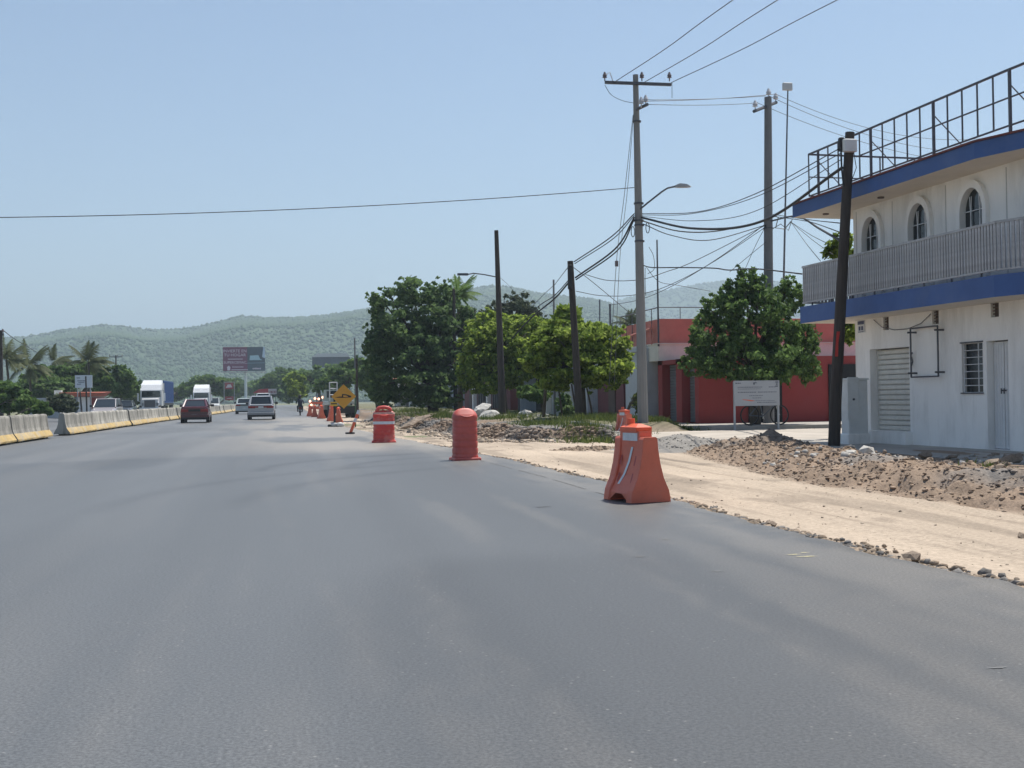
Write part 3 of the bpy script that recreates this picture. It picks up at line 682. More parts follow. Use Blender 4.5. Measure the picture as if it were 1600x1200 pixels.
# ================================================================== HOUSES ALONG THE ROAD (behind the trees)
def road_house(name, label, x, y0, y1, h, wallm, parts, depth=7, roofm=None, cat='building'):
    t = empty(name, (x, (y0+y1)/2, .2)); tag(t, label, cat)
    def bd(nm, mb, m, par=None):
        mb.v = [tuple(Vector(q)-t.location) for q in mb.v]; return mb.build(nm, m, par or t)
    b = MB(); b.box(x, x+depth, y0, y1, .1, h); bd('wall', b, wallm)
    b = MB(); b.box(x-.18, x+depth+.1, y0+.02, y1-.02, h+.002, h+.14); bd('roof', b, roofm or wallm)
    for kind, a, c, z0, z1, m in parts:
        b = MB()
        if kind == 'rolling_shutter':
            n = int((z1-z0)/.12)
            for k in range(n): z = z0+k*.12; b.loft([[(x-.012, a, z), (x-.045, a, z+.03), (x-.045, a, z+.09), (x-.012, a, z+.12)], [(x-.012, c, z), (x-.045, c, z+.03), (x-.045, c, z+.09), (x-.012, c, z+.12)]])
        else: b.box(x-.05 if kind != 'column' else x-.3, x-.012 if kind != 'column' else x-.014, a, c, z0, z1)
        o = bd(kind, b, m)
        if kind == 'window':
            b = MB()
            for k in range(5): y = a+(c-a)*k/4; b.cyl((x-.08, y, z0), (x-.08, y, z1), .015, .015, 5)
            bd('grille', b, galv, o)
    return t
greyw = mat('pale_grey_wall_paint', (.47, .50, .53), .9, .1, 1.0, dirt=(.34, .35, .36), dscale=.7, damt=.6)
maroon = mat('maroon_wall_paint', (.14, .05, .055), .9, .15, 1.0)
bluegrey = mat('blue_grey_wall', (.22, .26, .31), .9, .15, 1.0)
tile_m = mat('clay_tile', (.45, .17, .10), .9, .25, 4)
beige = mat('beige_wall', (.50, .47, .41), .9, .12, 1.0)
darkwood = mat('dark_brown_boards', (.10, .07, .06), .85, .2, 3)
road_house('side_house', 'narrow pale grey house wall left of the red building', 14.3, 47.9, 50.6, 3.05, greyw, [], 5)
road_house('maroon_house', 'dark maroon house front behind the round tree', 14.25, 50.75, 55.2, 2.55, maroon, [('door', 52, 53.1, .2, 2.2, darkwood)], 6, cream)
road_house('shop_house', 'pale grey shop front with rolling shutters under the round tree', 14.1, 55.4, 65.5, 3.1, greyw, [('rolling_shutter', 56, 58, .2, 2.5, cabm), ('column', 55.42, 55.85, .1, 3.0, greyw), ('column', 58.3, 58.8, .1, 3.0, greyw), ('rolling_shutter', 59.2, 61.4, .2, 2.5, cabm), ('column', 61.7, 62.2, .1, 3.0, greyw), ('door', 62.6, 63.6, .2, 2.3, bluegrey), ('column', 64.6, 65.2, .1, 3.0, white)], 7)
t = road_house('carport_house', 'low dark carport house between the roadside trees', 15.2, 66, 80, 3.2, bluegrey, [('doorway', 68, 74, .2, 2.6, darkm)], 7)
b = MB(); b.box(-2.7, .0, -6.6, 6.6, 3.14, 3.3); b.build('canopy', mat('dark_canopy_sheet', (.12, .13, .16), .6, .1, 1), t)
for y in (-6.2, 0, 6.2): b = MB(); b.cyl((-2.5, y, 0), (-2.5, y, 3.14), .06, .06, 6); b.build('post', steel, t)
road_house('fenced_house', 'brown house with a white barred front behind the leaning poles', 15, 82, 104, 3.3, maroon, [('window', 85, 89, .5, 2.3, darkm), ('window', 91, 96, .5, 2.3, darkm), ('column', 90, 90.5, .1, 3.0, white), ('column', 97, 97.6, .1, 3.0, white), ('door', 99, 101, .2, 2.3, darkwood)], 7)
road_house('grey_wall_house', 'long blue-grey blank wall behind the big dark tree', 14.6, 106, 132, 3.4, bluegrey, [('door', 128, 130, .2, 2.4, darkwood)], 7)
t = road_house('tiled_porch_house', 'cream house with a small clay tiled porch behind the big tree', 14.2, 134, 165, 3.6, beige, [('column', 135, 135.8, .1, 3.2, white), ('column', 141, 142, .1, 3.2, white), ('doorway', 143, 148, .2, 3, darkm), ('column', 149, 150, .1, 3.2, cream), ('window', 152, 157, .8, 2.6, darkm), ('column', 158, 159, .1, 3.2, white)], 8)
b = MB(); b.loft([[(-2.2, -9, 3.2), (.0, -9, 4.3), (.0, -9, 4.15), (-2.2, -9, 3.08)], [(-2.2, 4, 3.2), (.0, 4, 4.3), (.0, 4, 4.15), (-2.2, 4, 3.08)]]); b.build('tiled_porch_roof', tile_m, t)

# ================================================================== CONCRETE BARRIERS
jm, t_, b_ = new_mat('barrier_concrete'); N, L = t_.nodes, t_.links
tc = N.new('ShaderNodeTexCoord'); oi = N.new('ShaderNodeObjectInfo')
off = N.new('ShaderNodeVectorMath'); off.operation = 'ADD'
cmb = N.new('ShaderNodeCombineXYZ'); mul = N.new('ShaderNodeMath'); mul.operation = 'MULTIPLY'; mul.inputs[1].default_value = 57
L.new(oi.outputs['Random'], mul.inputs[0]); L.new(mul.outputs[0], cmb.inputs[1]); L.new(tc.outputs['Object'], off.inputs[0]); L.new(cmb.outputs[0], off.inputs[1])
mp = N.new('ShaderNodeMapping'); mp.inputs['Scale'].default_value = (.8, .62, .14); L.new(off.outputs[0], mp.inputs[0])
n1 = N.new('ShaderNodeTexNoise'); n1.inputs['Scale'].default_value = 2.6; n1.inputs['Detail'].default_value = 8; n1.inputs['Roughness'].default_value = .72; L.new(mp.outputs[0], n1.inputs['Vector'])
r1 = N.new('ShaderNodeValToRGB'); e = r1.color_ramp.elements; e[0].position = .36; e[0].color = (.11, .105, .09, 1); e[1].position = .60; e[1].color = (.47, .445, .39, 1)
L.new(n1.outputs['Fac'], r1.inputs['Fac']); mr = N.new('ShaderNodeMapRange'); mr.inputs['To Min'].default_value = .62; mr.inputs['To Max'].default_value = 1.1; L.new(oi.outputs['Random'], mr.inputs['Value']); vm_ = N.new('ShaderNodeVectorMath'); vm_.operation = 'SCALE'; L.new(r1.outputs['Color'], vm_.inputs[0]); L.new(mr.outputs['Result'], vm_.inputs['Scale']); L.new(vm_.outputs['Vector'], b_.inputs['Base Color']); b_.inputs['Roughness'].default_value = .92
bp = N.new('ShaderNodeBump'); bp.inputs['Strength'].default_value = .4; bp.inputs['Distance'].default_value = .03; L.new(n1.outputs['Fac'], bp.inputs['Height']); L.new(bp.outputs['Normal'], b_.inputs['Normal'])
ym = mat('yellow_barrier_paint', (.45, .32, .13), .85, .3, 2.2, dirt=(.34, .31, .26), dscale=1.7, damt=1.0)
HP = [(.30, .06), (.30, .11), (.25, .20), (.185, .30), (.145, .42), (.12, .60), (.10, .80), (.075, .86), (.03, .878)]
def make_barrier(Ln, chip, seed):
    r = random.Random(seed); b = MB(); n = 10; rings = []
    pr = [(x, z) for x, z in HP]+[(-x, z) for x, z in reversed(HP)]
    for k in range(n+1):
        y = -Ln/2+Ln*k/n; ring = []
        for x, z in pr:
            dz = r.uniform(-.012, .008) if z > .8 else 0
            if chip and z > .7 and abs(k-2) < 1: dz -= .13*(z-.6)
            if chip and z > .75 and k == 5: dz -= .05
            ring.append((x*(1+r.uniform(-.03, .03)), y, z+dz))
        rings.append(ring)
    b.loft(rings)
    m = len(pr); out = []
    o = b.build('concrete_barrier', [jm, ym], None)
    for p in o.data.polygons:
        zc = sum(o.data.vertices[v].co.z for v in p.vertices)/len(p.vertices)
        if .07 < zc < .27 and abs(p.normal.y) < .5: p.material_index = 1
    f = MB()
    for y in (-Ln*.36, Ln*.36): f.box(-.22, .22, y-.3, y+.3, 0, .0595)
    f.build('foot_block', jm, o)
    return o
protoA = reg(make_barrier(5.85, False, 1)); protoB = reg(make_barrier(5.85, True, 2))
rows = []
for k, y in enumerate((31.5, 37.5, 43.6)): rows.append((-8.62-.02*k, y, 'near', k))
y = 52.6; k = 0
BX = lambda y: np.interp(y, [45, 80, 110, 140, 200], [-8.72, -8.35, -7.7, -7.2, -7.2])
while y < 190: rows.append((float(BX(y)), y, 'far', k)); y += 6.02; k += 1
rnd = random.Random(9)
for i, (x, y, run, k) in enumerate(rows):
    src = protoB if (run == 'far' and k in (0, 3, 9)) or (run == 'near' and k == 1) else protoA
    o = copy_tree(src); o.location = (x+rnd.uniform(-.05, .05), y, 0); o.rotation_euler.z = rnd.uniform(-.012, .012)+math.atan2(-(BX(y+3)-BX(y-3)), 6) if run == 'far' else rnd.uniform(-.006, .006)
    if run == 'near': lab = 'stained concrete barrier with yellow foot, %s before the gap in the row' % ('last', 'second', 'third')[2-k]
    else:
        nm = ORD[k] if k < 20 else 'twenty-'+ORD[k-20] if k < 29 else 'far'
        lab = 'stained concrete barrier with yellow foot, %s beyond the gap in the row' % nm
    tag(o, lab, 'barrier', 'concrete barriers dividing the carriageways')
for pz in (protoA, protoB):
    for c in list(pz.children): bpy.data.objects.remove(c)
    bpy.data.objects.remove(pz)

# ================================================================== ORANGE WATER BARRIERS
orange = mat('orange_plastic', (.66, .15, .085), .5, .10, 5, bump=.06, bscale=20, dirt=(.42, .14, .10), dscale=2.4, damt=.55)
orange2 = mat('orange_plastic_bright', (.72, .125, .05), .45, .08, 5)
orange_d = mat('orange_plastic_deep', (.40, .055, .045), .55, .12, 5, dirt=(.30, .08, .07), dscale=3, damt=.5)
reflw = mat('reflective_white', (.62, .64, .67), .35, .12, 12)
soot = mat('black_scuff', (.05, .035, .03), .8)
def water_barrier(name='water_barrier', m=orange, detail=True):
    t = empty(name)
    EW = [(.255, 0), (.25, .05), (.235, .13), (.17, .27), (.125, .44), (.10, .60), (.092, .71), (.075, .735)]
    L2 = .36
    for sy in (-1, 1):                                              # tall end blocks with flared foot
        b = MB(); rings = []
        for y, sc in ((L2, .97), (L2-.012, 1.0), (L2-.13, 1.0), (L2-.145, .93)):
            rings.append([(x*sc, sy*y, z) for x, z in EW]+[(-x*sc, sy*y, z) for x, z in reversed(EW)])
        b.loft(rings); b.build('end_block', m, t)
    b = MB(); CW = [(.235, .0), (.23, .10), (.19, .17), (.13, .30), (.095, .45), (.08, .62), (.08, .80)]
    rings = [[(x, y, z) for x, z in CW]+[(-x, y, z) for x, z in reversed(CW)] for y in (-L2+.12, -.08, .08, L2-.12)]
    rings = [[(x, y, z) for x, y, z in r_ if True] for r_ in rings]
    for k in (1, 2):                                                # fork-lift notch under the middle
        rings[k] = [(x, y, z+(.09 if z < .02 else 0)) for x, y, z in rings[k]]
    b.loft(rings); b.build('tank', m, t)
    b = MB(); b.loft([[(-.10, -.205, .80), (.10, -.205, .80), (.10, .205, .80), (-.10, .205, .80)], [(-.10, -.21, .845), (.10, -.21, .845), (.10, .21, .845), (-.10, .21, .845)], [(-.02, -.1, .885), (.02, -.1, .885), (.02, .1, .885), (-.02, .1, .885)]]); b.build('lid', orange2, t)
    b = MB(); b.cyl((0, .12, .865), (0, .12, .945), .05, .047, 12); b.build('plug', orange2, t)
    for sx in (-1, 1):
        b = MB(); b.add([(sx*.0835, -.20, .69), (sx*.0835, .17, .69), (sx*.0835, .17, .78), (sx*.0835, -.20, .78)], [(0, 1, 2, 3)]); b.build('sticker', reflw, t)
        b = MB()
        pts = [(.0815, .62), (.0975, .45), (.1325, .30), (.178, .19)]
        b.loft([[(sx*(x+.004), -.10+.06*i, z), (sx*(x+.004), -.05+.06*i, z)] for i, (x, z) in enumerate(pts)], caps=False, closed=False); b.build('reflective_strip', reflw, t)
        b = MB()
        for y0, zz in ((-.2, .30), (.14, .30), (-.2, .5), (.16, .5)):
            x = .135 if zz < .4 else .088
            b.loft([[(sx*(x+.036), y0, zz-.09), (sx*(x+.036), y0+.03, zz-.09)], [(sx*(x+.005), y0+.0, zz+.02), (sx*(x+.005), y0+.03, zz+.02)]], caps=False, closed=False)
        b.build('slot', orange_d, t)
    return t
wbp = reg(water_barrier())
WB = [(G(1009, 786), R_(11), 'nearest orange water barrier at the asphalt edge with a white sticker', 1.0),
      (G(976, 684, -.03), R_(8), 'orange water barrier standing alone before the concrete power pole', .98),
      (G(518, 658), R_(3), 'dull orange water barrier left of the black sign post', 1.06), (G(529, 661, -.05), R_(-5), 'bright orange water barrier right of the black sign post', 1.0),
      (G(502, 654, 0), R_(5), 'orange water barrier below the flashing warning lamps', 1.05), (G(491.5, 651.5, 0), R_(2), 'middle orange water barrier left of the warning lamps', 1.0), (G(484, 650.5, 0), R_(0), 'leftmost orange water barrier left of the warning lamps', 1.0),
      (G(1033, 683, .08), R_(10), None, 1)]
for i, (p, rz, lab, sc) in enumerate(WB):
    if lab is None: continue
    o = wbp if i == 0 else copy_tree(wbp)
    o.location = p+Vector((0, .36*sc, .0)) if i == 0 else p
    if i == 0: o.location.z = .004
    o.rotation_euler.z = rz; o.scale = (sc, sc, sc); tag(o, lab, 'barrier', 'orange water barriers along the works')

# ================================================================== ORANGE DRUMS
def drum(name, loc, rz, Wd, Ht, m, bands, lab, worn):
    t = empty(name, loc, rz); hw = Wd/2; full = Ht
    if worn:                                                         # this kind has an open carrying arch above its shoulders
        Ht = Ht*.87
        b = MB(); b.tube([(hw*.62*math.cos(PI*k/12), -.02, Ht*.97+(full-Ht*.97-.05)*math.sin(PI*k/12)**.7) for k in range(13)], [.05]*13, 8); b.build('carrying_arch', m, t, True)
    def outline(z):                                                  # half width by height: arch top, slight flare at foot
        if z > Ht*.80: return hw*max(.0, 1-((z-Ht*.80)/(Ht*.205))**(4 if worn else 2.4))**(.35 if worn else .45)*.97+.01
        return hw*(.97+.05*(1-z/(Ht*.8))**3)
    b = MB(); zs = [.05+ (Ht-.05)*k/44 for k in range(45)]; rings = []
    for k, z in enumerate(zs):
        a = outline(z); gr = .012 if (k % 6 == 3 and z < Ht*.8) else 0
        dpt = (.21-.07*(z/Ht)); 
        if z > Ht*.86: dpt *= 1-.75*((z-Ht*.86)/(Ht*.14))
        n = 20; ring = []
        for q in range(n):
            an = 2*PI*q/n; c, s_ = math.cos(an), math.sin(an); e_ = .55
            ring.append(((abs(c)**e_)*math.copysign(a-gr, c), (abs(s_)**e_)*math.copysign(dpt-gr, s_), z))
        rings.append(ring)
    b.loft(rings); b.build('body', m, t, True)
    b = MB(); b.bevbox(-hw*1.12, hw*1.10, -.24, .24, 0, .055, .02); b.build('base', m, t)
    b = MB(); b.tube([(-.13, -.16, Ht*.86), (-.06, -.17, Ht*.835), (.0, -.175, Ht*.83), (.06, -.17, Ht*.835), (.13, -.16, Ht*.86)], [.012, .022, .025, .022, .012], 8); b.build('handle', m, t, True)
    b = MB(); b.cyl((-.02, 0, Ht-.02), (-.02, 0, Ht+.035), .03, .022, 8); b.build('knob', m, t)
    for z0, z1, mm, x0, x1 in bands:
        b = MB(); n = 20; rings = []
        for z in (z0, z1):
            a = outline(z)+.004; dpt = .21-.07*(z/Ht)+.004; ring = []
            for q in range(n+1):
                an = PI+PI*q/n; c, s_ = math.cos(an), math.sin(an); e_ = .55
                ring.append(((abs(c)**e_)*math.copysign(a, c), (abs(s_)**e_)*math.copysign(dpt, s_), z))
            rings.append(ring)
        b.loft(rings, caps=False, closed=False); b.build('reflective_band', mm, t)
    tag(t, lab, 'traffic drum', 'orange traffic drums at the road edge')
    return t
red_d = mat('faded_red_plastic', (.52, .095, .075), .5, .2, 3, dirt=(.34, .12, .11), dscale=2.5, damt=.5)
orange_r = mat('scuffed_red_orange_plastic', (.56, .05, .04), .5, .15, 5, dirt=(.55, .30, .25), dscale=3.2, damt=.75)
drum('traffic_drum', G(600.5, 691.5)+Vector((0, .1, 0)), R_(-4), .62, 1.05, orange_r, [(.52, .60, reflw, 0, 0), (.80, .86, mat('worn_reflective', (.56, .32, .27), .5, .4, 9), 0, 0)], 'red-orange traffic drum with a white band at the dirt edge', True)
drum('traffic_drum', G(728, 719)+Vector((0, .1, 0)), R_(7), .49, 1.02, red_d, [], 'plain dull red traffic drum with ribs, nearer of the two', False)

# ================================================================== SIGNS OF THE ROADWORKS
yel = mat('sign_orange_yellow', (.62, .30, .03), .5, .06, 4); blk = mat('sign_black', (.015, .015, .017), .6); grn = mat('green_post_paint', (.04, .10, .05), .6)
sg = empty('roadworks_sign', (2.72, 57.6, 0)); tag(sg, 'yellow diamond roadworks sign with a black machine pictogram', 'sign')
def dia(c, r, y0, y1): return [[(c[0]-r, y0, c[1]), (c[0], y0, c[1]-r), (c[0]+r, y0, c[1]), (c[0], y0, c[1]+r)], [(c[0]-r, y1, c[1]), (c[0], y1, c[1]-r), (c[0]+r, y1, c[1]), (c[0], y1, c[1]+r)]]
sc_ = W(537, 619.5, 57.6)-sg.location
b = MB(); b.loft(dia((sc_.x, sc_.z), .575, -.03, .0)); pn = b.build('panel', yel, sg)
b = MB()
b.loft([[(sc_.x+u, -.034, sc_.z+v) for u, v in ((-.42, -.05), (-.05, -.06), (-.05, .0), (-.2, .0))], [(sc_.x+u, -.031, sc_.z+v) for u, v in ((-.42, -.05), (-.05, -.06), (-.05, .0), (-.2, .0))]])
b.loft([[(sc_.x+u, -.034, sc_.z+v) for u, v in ((-.08, -.06), (.34, -.05), (.36, .02), (.12, .10), (-.08, .12))], [(sc_.x+u, -.031, sc_.z+v) for u, v in ((-.08, -.06), (.34, -.05), (.36, .02), (.12, .10), (-.08, .12))]])
b.build('pictogram', blk, pn)
b = MB(); b.add([(sc_.x+u, -.038, sc_.z+v) for u, v in ((-.02, -.02), (.22, -.02), (.14, .04), (-.02, .06))], [(0, 1, 2, 3)]); b.build('pictogram_window', yel, pn)
b = MB(); b.cyl((sc_.x-.43, .04, 0), (sc_.x-.43, .04, sc_.z+.05), .05, .05, 8); b.build('post', blk, sg)
b = MB(); b.cyl((sc_.x+.54, .05, -.1), (sc_.x+.54, .05, sc_.z+.1), .03, .03, 8); b.build('post', grn, sg)
b = MB(); b.cyl((sc_.x-.43, .05, sc_.z-.45), (sc_.x+.54, .05, sc_.z-.45), .025, .025, 6); b.build('crossbar', grn, sg)
b = MB(); b.bevbox(sc_.x-.75, sc_.x-.1, -.25, .3, 0, .1, .03); b.build('base', blk, sg)
b = MB(); b.box(sc_.x-.62, sc_.x-.30, -.06, -.01, sc_.z-.44, sc_.z-.24); b.build('supplementary_plate', mat('plate_yellow', (.70, .42, .05), .5), sg)
b = MB(); b.box(sc_.x-.60, sc_.x-.32, -.066, -.061, sc_.z-.36, sc_.z-.31); b.build('plate_print', blk, sg)
b = MB(); rk, rf_ = rocks_np(np.array([[2.1, 57.2, .1], [2.35, 57.0, .08]]), [.22, .2], np.random.RandomState(1)); o = np_mesh('sandbag', rk, rf_, mat('white_sack', (.6, .59, .56), .9), tri=True, smooth=True); tag(o, 'white sandbags weighing down the roadworks sign', 'sandbag')
# leaning channelizer post
lp = G(547, 678); lt = W(561, 641, lp.y); b = MB(); d_ = (lt-lp)
po = empty('delineator_post', lp); tag(po, 'leaning red and white marker post at the cut asphalt edge', 'post')
for k in range(6): b = MB(); b.cyl(d_*(k/6), d_*((k+.995)/6), .055, .055, 8); b.build('band', reflw if k in (3, 5) else orange2, po)
b = MB(); b.disc((0, 0, .03), .17, (0, 0, 1), .06, 12); b.build('base', blk, po)
# warning light barricade
wl = empty('warning_light_barricade', G(497, 650, 0)+Vector((0, 1.5, 0))); tag(wl, 'barricade with a cluster of lit amber warning lamps', 'barricade')
b = MB()
for x in (-.5, .5): b.cyl((x, -.3, 0), (x, 0, 1.25), .03, .03, 6); b.cyl((x, .3, 0), (x, 0, 1.25), .03, .03, 6)
b.build('legs', orange_d, wl)
for z in (.55, .95): b = MB(); b.box(-.62, .62, -.05, -.02, z, z+.2); b.build('board', orange, wl)
lm_, t_, b_ = new_mat('lit_amber_lamp'); b_.inputs['Base Color'].default_value = (.8, .4, .2, 1); b_.inputs['Emission Color'].default_value = (1, .62, .42, 1); b_.inputs['Emission Strength'].default_value = 1.6
for x, z in ((-.2, 1.42), (.1, 1.38), (.42, 1.5), (-.6, 1.2), (-.5, .9)):
    b = MB(); b.disc((x, -.06, z), .12, (0, 1, .1), .08, 12); hs = b.build('lamp_housing', orange_d, wl)
    b = MB(); b.disc((x, -.115, z), .095, (0, 1, .1), .03, 12); b.build('lens', lm_, hs)

# ================================================================== INFORMATION BOARD
ib = empty('information_board', (15.0, 37.75, .1)); tag(ib, 'white information board on two posts before the red building', 'sign')
bl, br = W(1147, 634.5, 37.75)-ib.location, W(1218, 633, 37.75)-ib.location
tl = W(1147, 595, 37.75)-ib.location
x0, x1, z0, z1 = bl.x, br.x, bl.z, tl.z
bm_ = mat('board_white', (.36, .385, .41), .6, .05, 2); inkm = mat('board_ink', (.10, .11, .14), .7)
b = MB(); b.box(x0, x1, -.02, .02, z0, z1); bo = b.build('panel', bm_, ib)
for x in (x0+.03, x1-.03): b = MB(); b.box(x-.03, x+.03, .021, .07, -.1, z1-.03); b.build('post', bm_, ib)
b = MB(); Wd, Hd = x1-x0, z1-z0
def bar(u0, u1, v, h_=.006): b.add([(x0+u0*Wd, -.0245, z0+v*Hd-h_), (x0+u1*Wd, -.0245, z0+v*Hd-h_), (x0+u1*Wd, -.0245, z0+v*Hd+h_), (x0+u0*Wd, -.0245, z0+v*Hd+h_)], [(0, 1, 2, 3)])
rr_ = random.Random(4)
def words(u0, u1, v, h_):
    u = u0
    while u < u1-.01:
        l_ = rr_.uniform(.015, .05); bar(u, min(u+l_, u1), v, h_); u += l_+.009
words(.08, .63, .74, .011); words(.76, .92, .74, .011); words(.08, .6, .67, .006); words(.08, .5, .54, .012); words(.52, .93, .54, .012); words(.33, .64, .40, .009); words(.40, .60, .31, .009); words(.5, .93, .13, .010); words(.42, .9, .20, .006)
words(.03, .15, .9, .015); bar(.42, .455, .88, .035); bar(.44, .5, .91, .014); bar(.91, .97, .93, .02); bar(.92, .96, .85, .022); bar(.91, .965, .77, .02)
tag(b.build('print', inkm, bo), kind='stuff')
b = MB(); b.loft([[(x0+u*Wd, -.025, z0+(v-h_)*Hd), (x0+u*Wd, -.025, z0+(v+h_)*Hd)] for u, v, h_ in ((.17, .26, .003), (.22, .245, .012), (.32, .22, .018), (.38, .2, .02), (.45, .2, .003))], caps=False, closed=False); b.build('orange_swoosh', orange2, bo)

# ---- bicycle leaning by the board
bk = empty('bicycle', (15.55, 38.2, .19), R_(4)); tag(bk, 'old bicycle parked in the shade behind the information board', 'bicycle')
tyre = mat('tyre_rubber', (.022, .022, .024), .85); chrome = mat('dull_chrome', (.45, .46, .48), .3, metal=.9); bkm = mat('bicycle_frame_paint', (.07, .09, .12), .4)
def ring(b, c, r, th, n=22, ax='y'):
    pts = [(c[0]+r*math.cos(2*PI*k/n), c[1], c[2]+r*math.sin(2*PI*k/n)) for k in range(n+1)]; b.tube(pts, th, 6, caps=False)
for x in (-.53, .55):
    b = MB(); ring(b, (x, 0, .34), .325, .02); wh = b.build('wheel', tyre, bk)
    b = MB(); ring(b, (x, 0, .34), .30, .007)
    for k in range(12): a = PI*k/6; b.cyl((x, 0, .34), (x+.3*math.cos(a), 0, .34+.3*math.sin(a)), .003, .003, 3)
    b.build('rim', mat('dark_rim', (.09, .085, .085), .5, metal=.3), wh)  # rims coloured dark so the wheels read as silhouettes
b = MB()
for p, q in (((-.53, 0, .34), (-.05, 0, .30)), ((-.05, 0, .30), (-.18, 0, .82)), ((-.53, 0, .34), (-.16, 0, .74)), ((-.16, 0, .74), (.36, 0, .76)), ((-.05, 0, .3), (.38, 0, .68))): b.cyl(p, q, .017, .017, 6)
b.build('frame', bkm, bk)
b = MB(); b.cyl((.34, 0, .88), (.55, 0, .34), .016, .016, 6); b.build('fork', chrome, bk)
b = MB(); b.tube([(.28, -.28, .98), (.36, -.2, .98), (.33, 0, .92), (.36, .2, .98), (.28, .28, .98)], .012, 6); b.build('handlebar', chrome, bk)
b = MB(); b.loft([[(-.32, -.07, .82), (-.32, .07, .82), (-.32, .07, .86), (-.32, -.07, .86)], [(-.08, -.02, .83), (-.08, .02, .83), (-.08, .02, .86), (-.08, -.02, .86)]]); b.build('saddle', tyre, bk)
b = MB(); b.box(-.04, .0, .03, .05, .22, .38); b.cyl((-.05, -.1, .2), (-.05, .1, .4), .012, .012, 5); b.build('crank', chrome, bk)

# ================================================================== POLES
pole_c = mat('concrete_pole', (.235, .23, .22), .9, .12, 2, bump=.15, bscale=14, dirt=(.15, .145, .14), dscale=1.4, damt=.6, stretch=(1, 1, .25))
pole_d = mat('dark_creosote_wood', (.050, .040, .034), .85, .35, 4, stretch=(3, 3, .3), bump=.3, bscale=20)
pole_g = mat('grey_concrete_pole', (.16, .16, .165), .9, .12, 2)
ins = mat('brown_porcelain', (.13, .10, .10), .35); ins_w = mat('grey_porcelain', (.50, .50, .52), .35)
cable = mat('black_cable', (.02, .02, .022), .7); cable_g = mat('grey_conductor', (.10, .10, .11), .6)
def insulator(b_par, p, h_=.28, r=.075, parent=None, m=ins_w):
    b = MB(); p = Vector(p)
    b.cyl(p, p+Vector((0, 0, h_*.4)), .02, .02, 6)
    b.loft([[(p.x+rr*math.cos(2*PI*k/10), p.y+rr*math.sin(2*PI*k/10), p.z+z) for k in range(10)] for rr, z in ((.03, h_*.35), (r, h_*.4), (r*.7, h_*.55), (r*.95, h_*.6), (r*.6, h_*.8), (r*.3, h_))])
    return b.build('insulator', m, parent)
def pole(name, lab, base, top, r0, r1, m, n=12, cat='utility pole', segs=6):
    t = empty(name, base); tag(t, lab, cat); b = MB(); base, top = Vector(base), Vector(top); d_ = top-base
    b.tube([d_*(k/segs)+(Vector((0, 0, -.4)) if k == 0 else Vector()) for k in range(segs+1)], [r0+(r1-r0)*k/segs for k in range(segs+1)], n); b.build('shaft', m, t, False)
    return t
# main concrete pole
MBse = Vector((11.34, 38.1, .15)); MT = W(993, 117, 38.1)
mpole = pole('power_pole', 'tall grey concrete power pole with a crossarm and a street lamp arm', MBse, MT, .185, .09, pole_c)
def rel(o, p): return Vector(p)-o.location
ca, cb2 = W(944, 130, 38.1), W(1047, 129, 38.1)
b = MB(); a_, c_ = rel(mpole, ca), rel(mpole, cb2); b.box(min(a_.x, c_.x), max(a_.x, c_.x), a_.y-.15, a_.y-.06, a_.z-.045, a_.z+.045); b.build('crossarm', steel, mpole)
for px in (945, 1003, 1046): insulator(None, rel(mpole, W(px, 127, 38.0)), .30, .08, mpole, ins)
b = MB(); b.tube([rel(mpole, W(946, 117, 38.0)), rel(mpole, W(953, 113, 38)), rel(mpole, W(958, 128, 38))], .018, 5); b.build('fuse_cutout', ins_w, mpole)
a_, c_ = rel(mpole, W(995, 171, 37.9)), rel(mpole, W(1012, 163, 37.4))
b = MB(); b.cyl(a_, c_, .05, .05, 6); b.build('small_crossarm', steel, mpole)
for px, py in ((1002, 168), (1009, 165)): insulator(None, rel(mpole, W(px, py, 37.6)), .34, .09, mpole, ins_w)
# lamp arm
b = MB(); pts = [W(1000, 327, 38), W(1012, 317, 37.9), W(1035, 299, 37.6), W(1043, 294, 37.5), W(1056, 291, 37.4)]; b.tube([rel(mpole, p) for p in pts], .03, 6); arm = b.build('lamp_arm', steel, mpole)
b = MB(); p, q = rel(mpole, W(1055, 291.5, 37.4)), rel(mpole, W(1079, 291, 37.1)); d_ = (q-p)
b.loft([[p+d_*t_+Vector((0, w_, h_)) for w_, h_ in ((-wd, -.03), (wd, -.03), (wd*.8, hh), (-wd*.8, hh))] for t_, wd, hh in ((0, .05, .04), (.25, .11, .09), (.7, .13, .06), (1, .08, -.01))]); b.build('lamp_head', galv, arm)
b = MB()
for py in (318, 345, 352, 377, 190): c = rel(mpole, W(998.5-(345-py)*.022, py, 38.1)); b.disc(c, .165 if py > 300 else .14, (0, 0, 1), .05, 12)
b.build('clamp_band', steel, mpole)
b = MB()
for px, py in ((989, 362), (1012, 356)):
    c = rel(mpole, W(px, py, 37.8)); n = 14; b.tube([(c.x+.06*math.cos(2*PI*k/n), c.y, c.z+.17*math.sin(2*PI*k/n)) for k in range(n+1)], .014, 5)
b.build('cable_coil', cable, mpole)
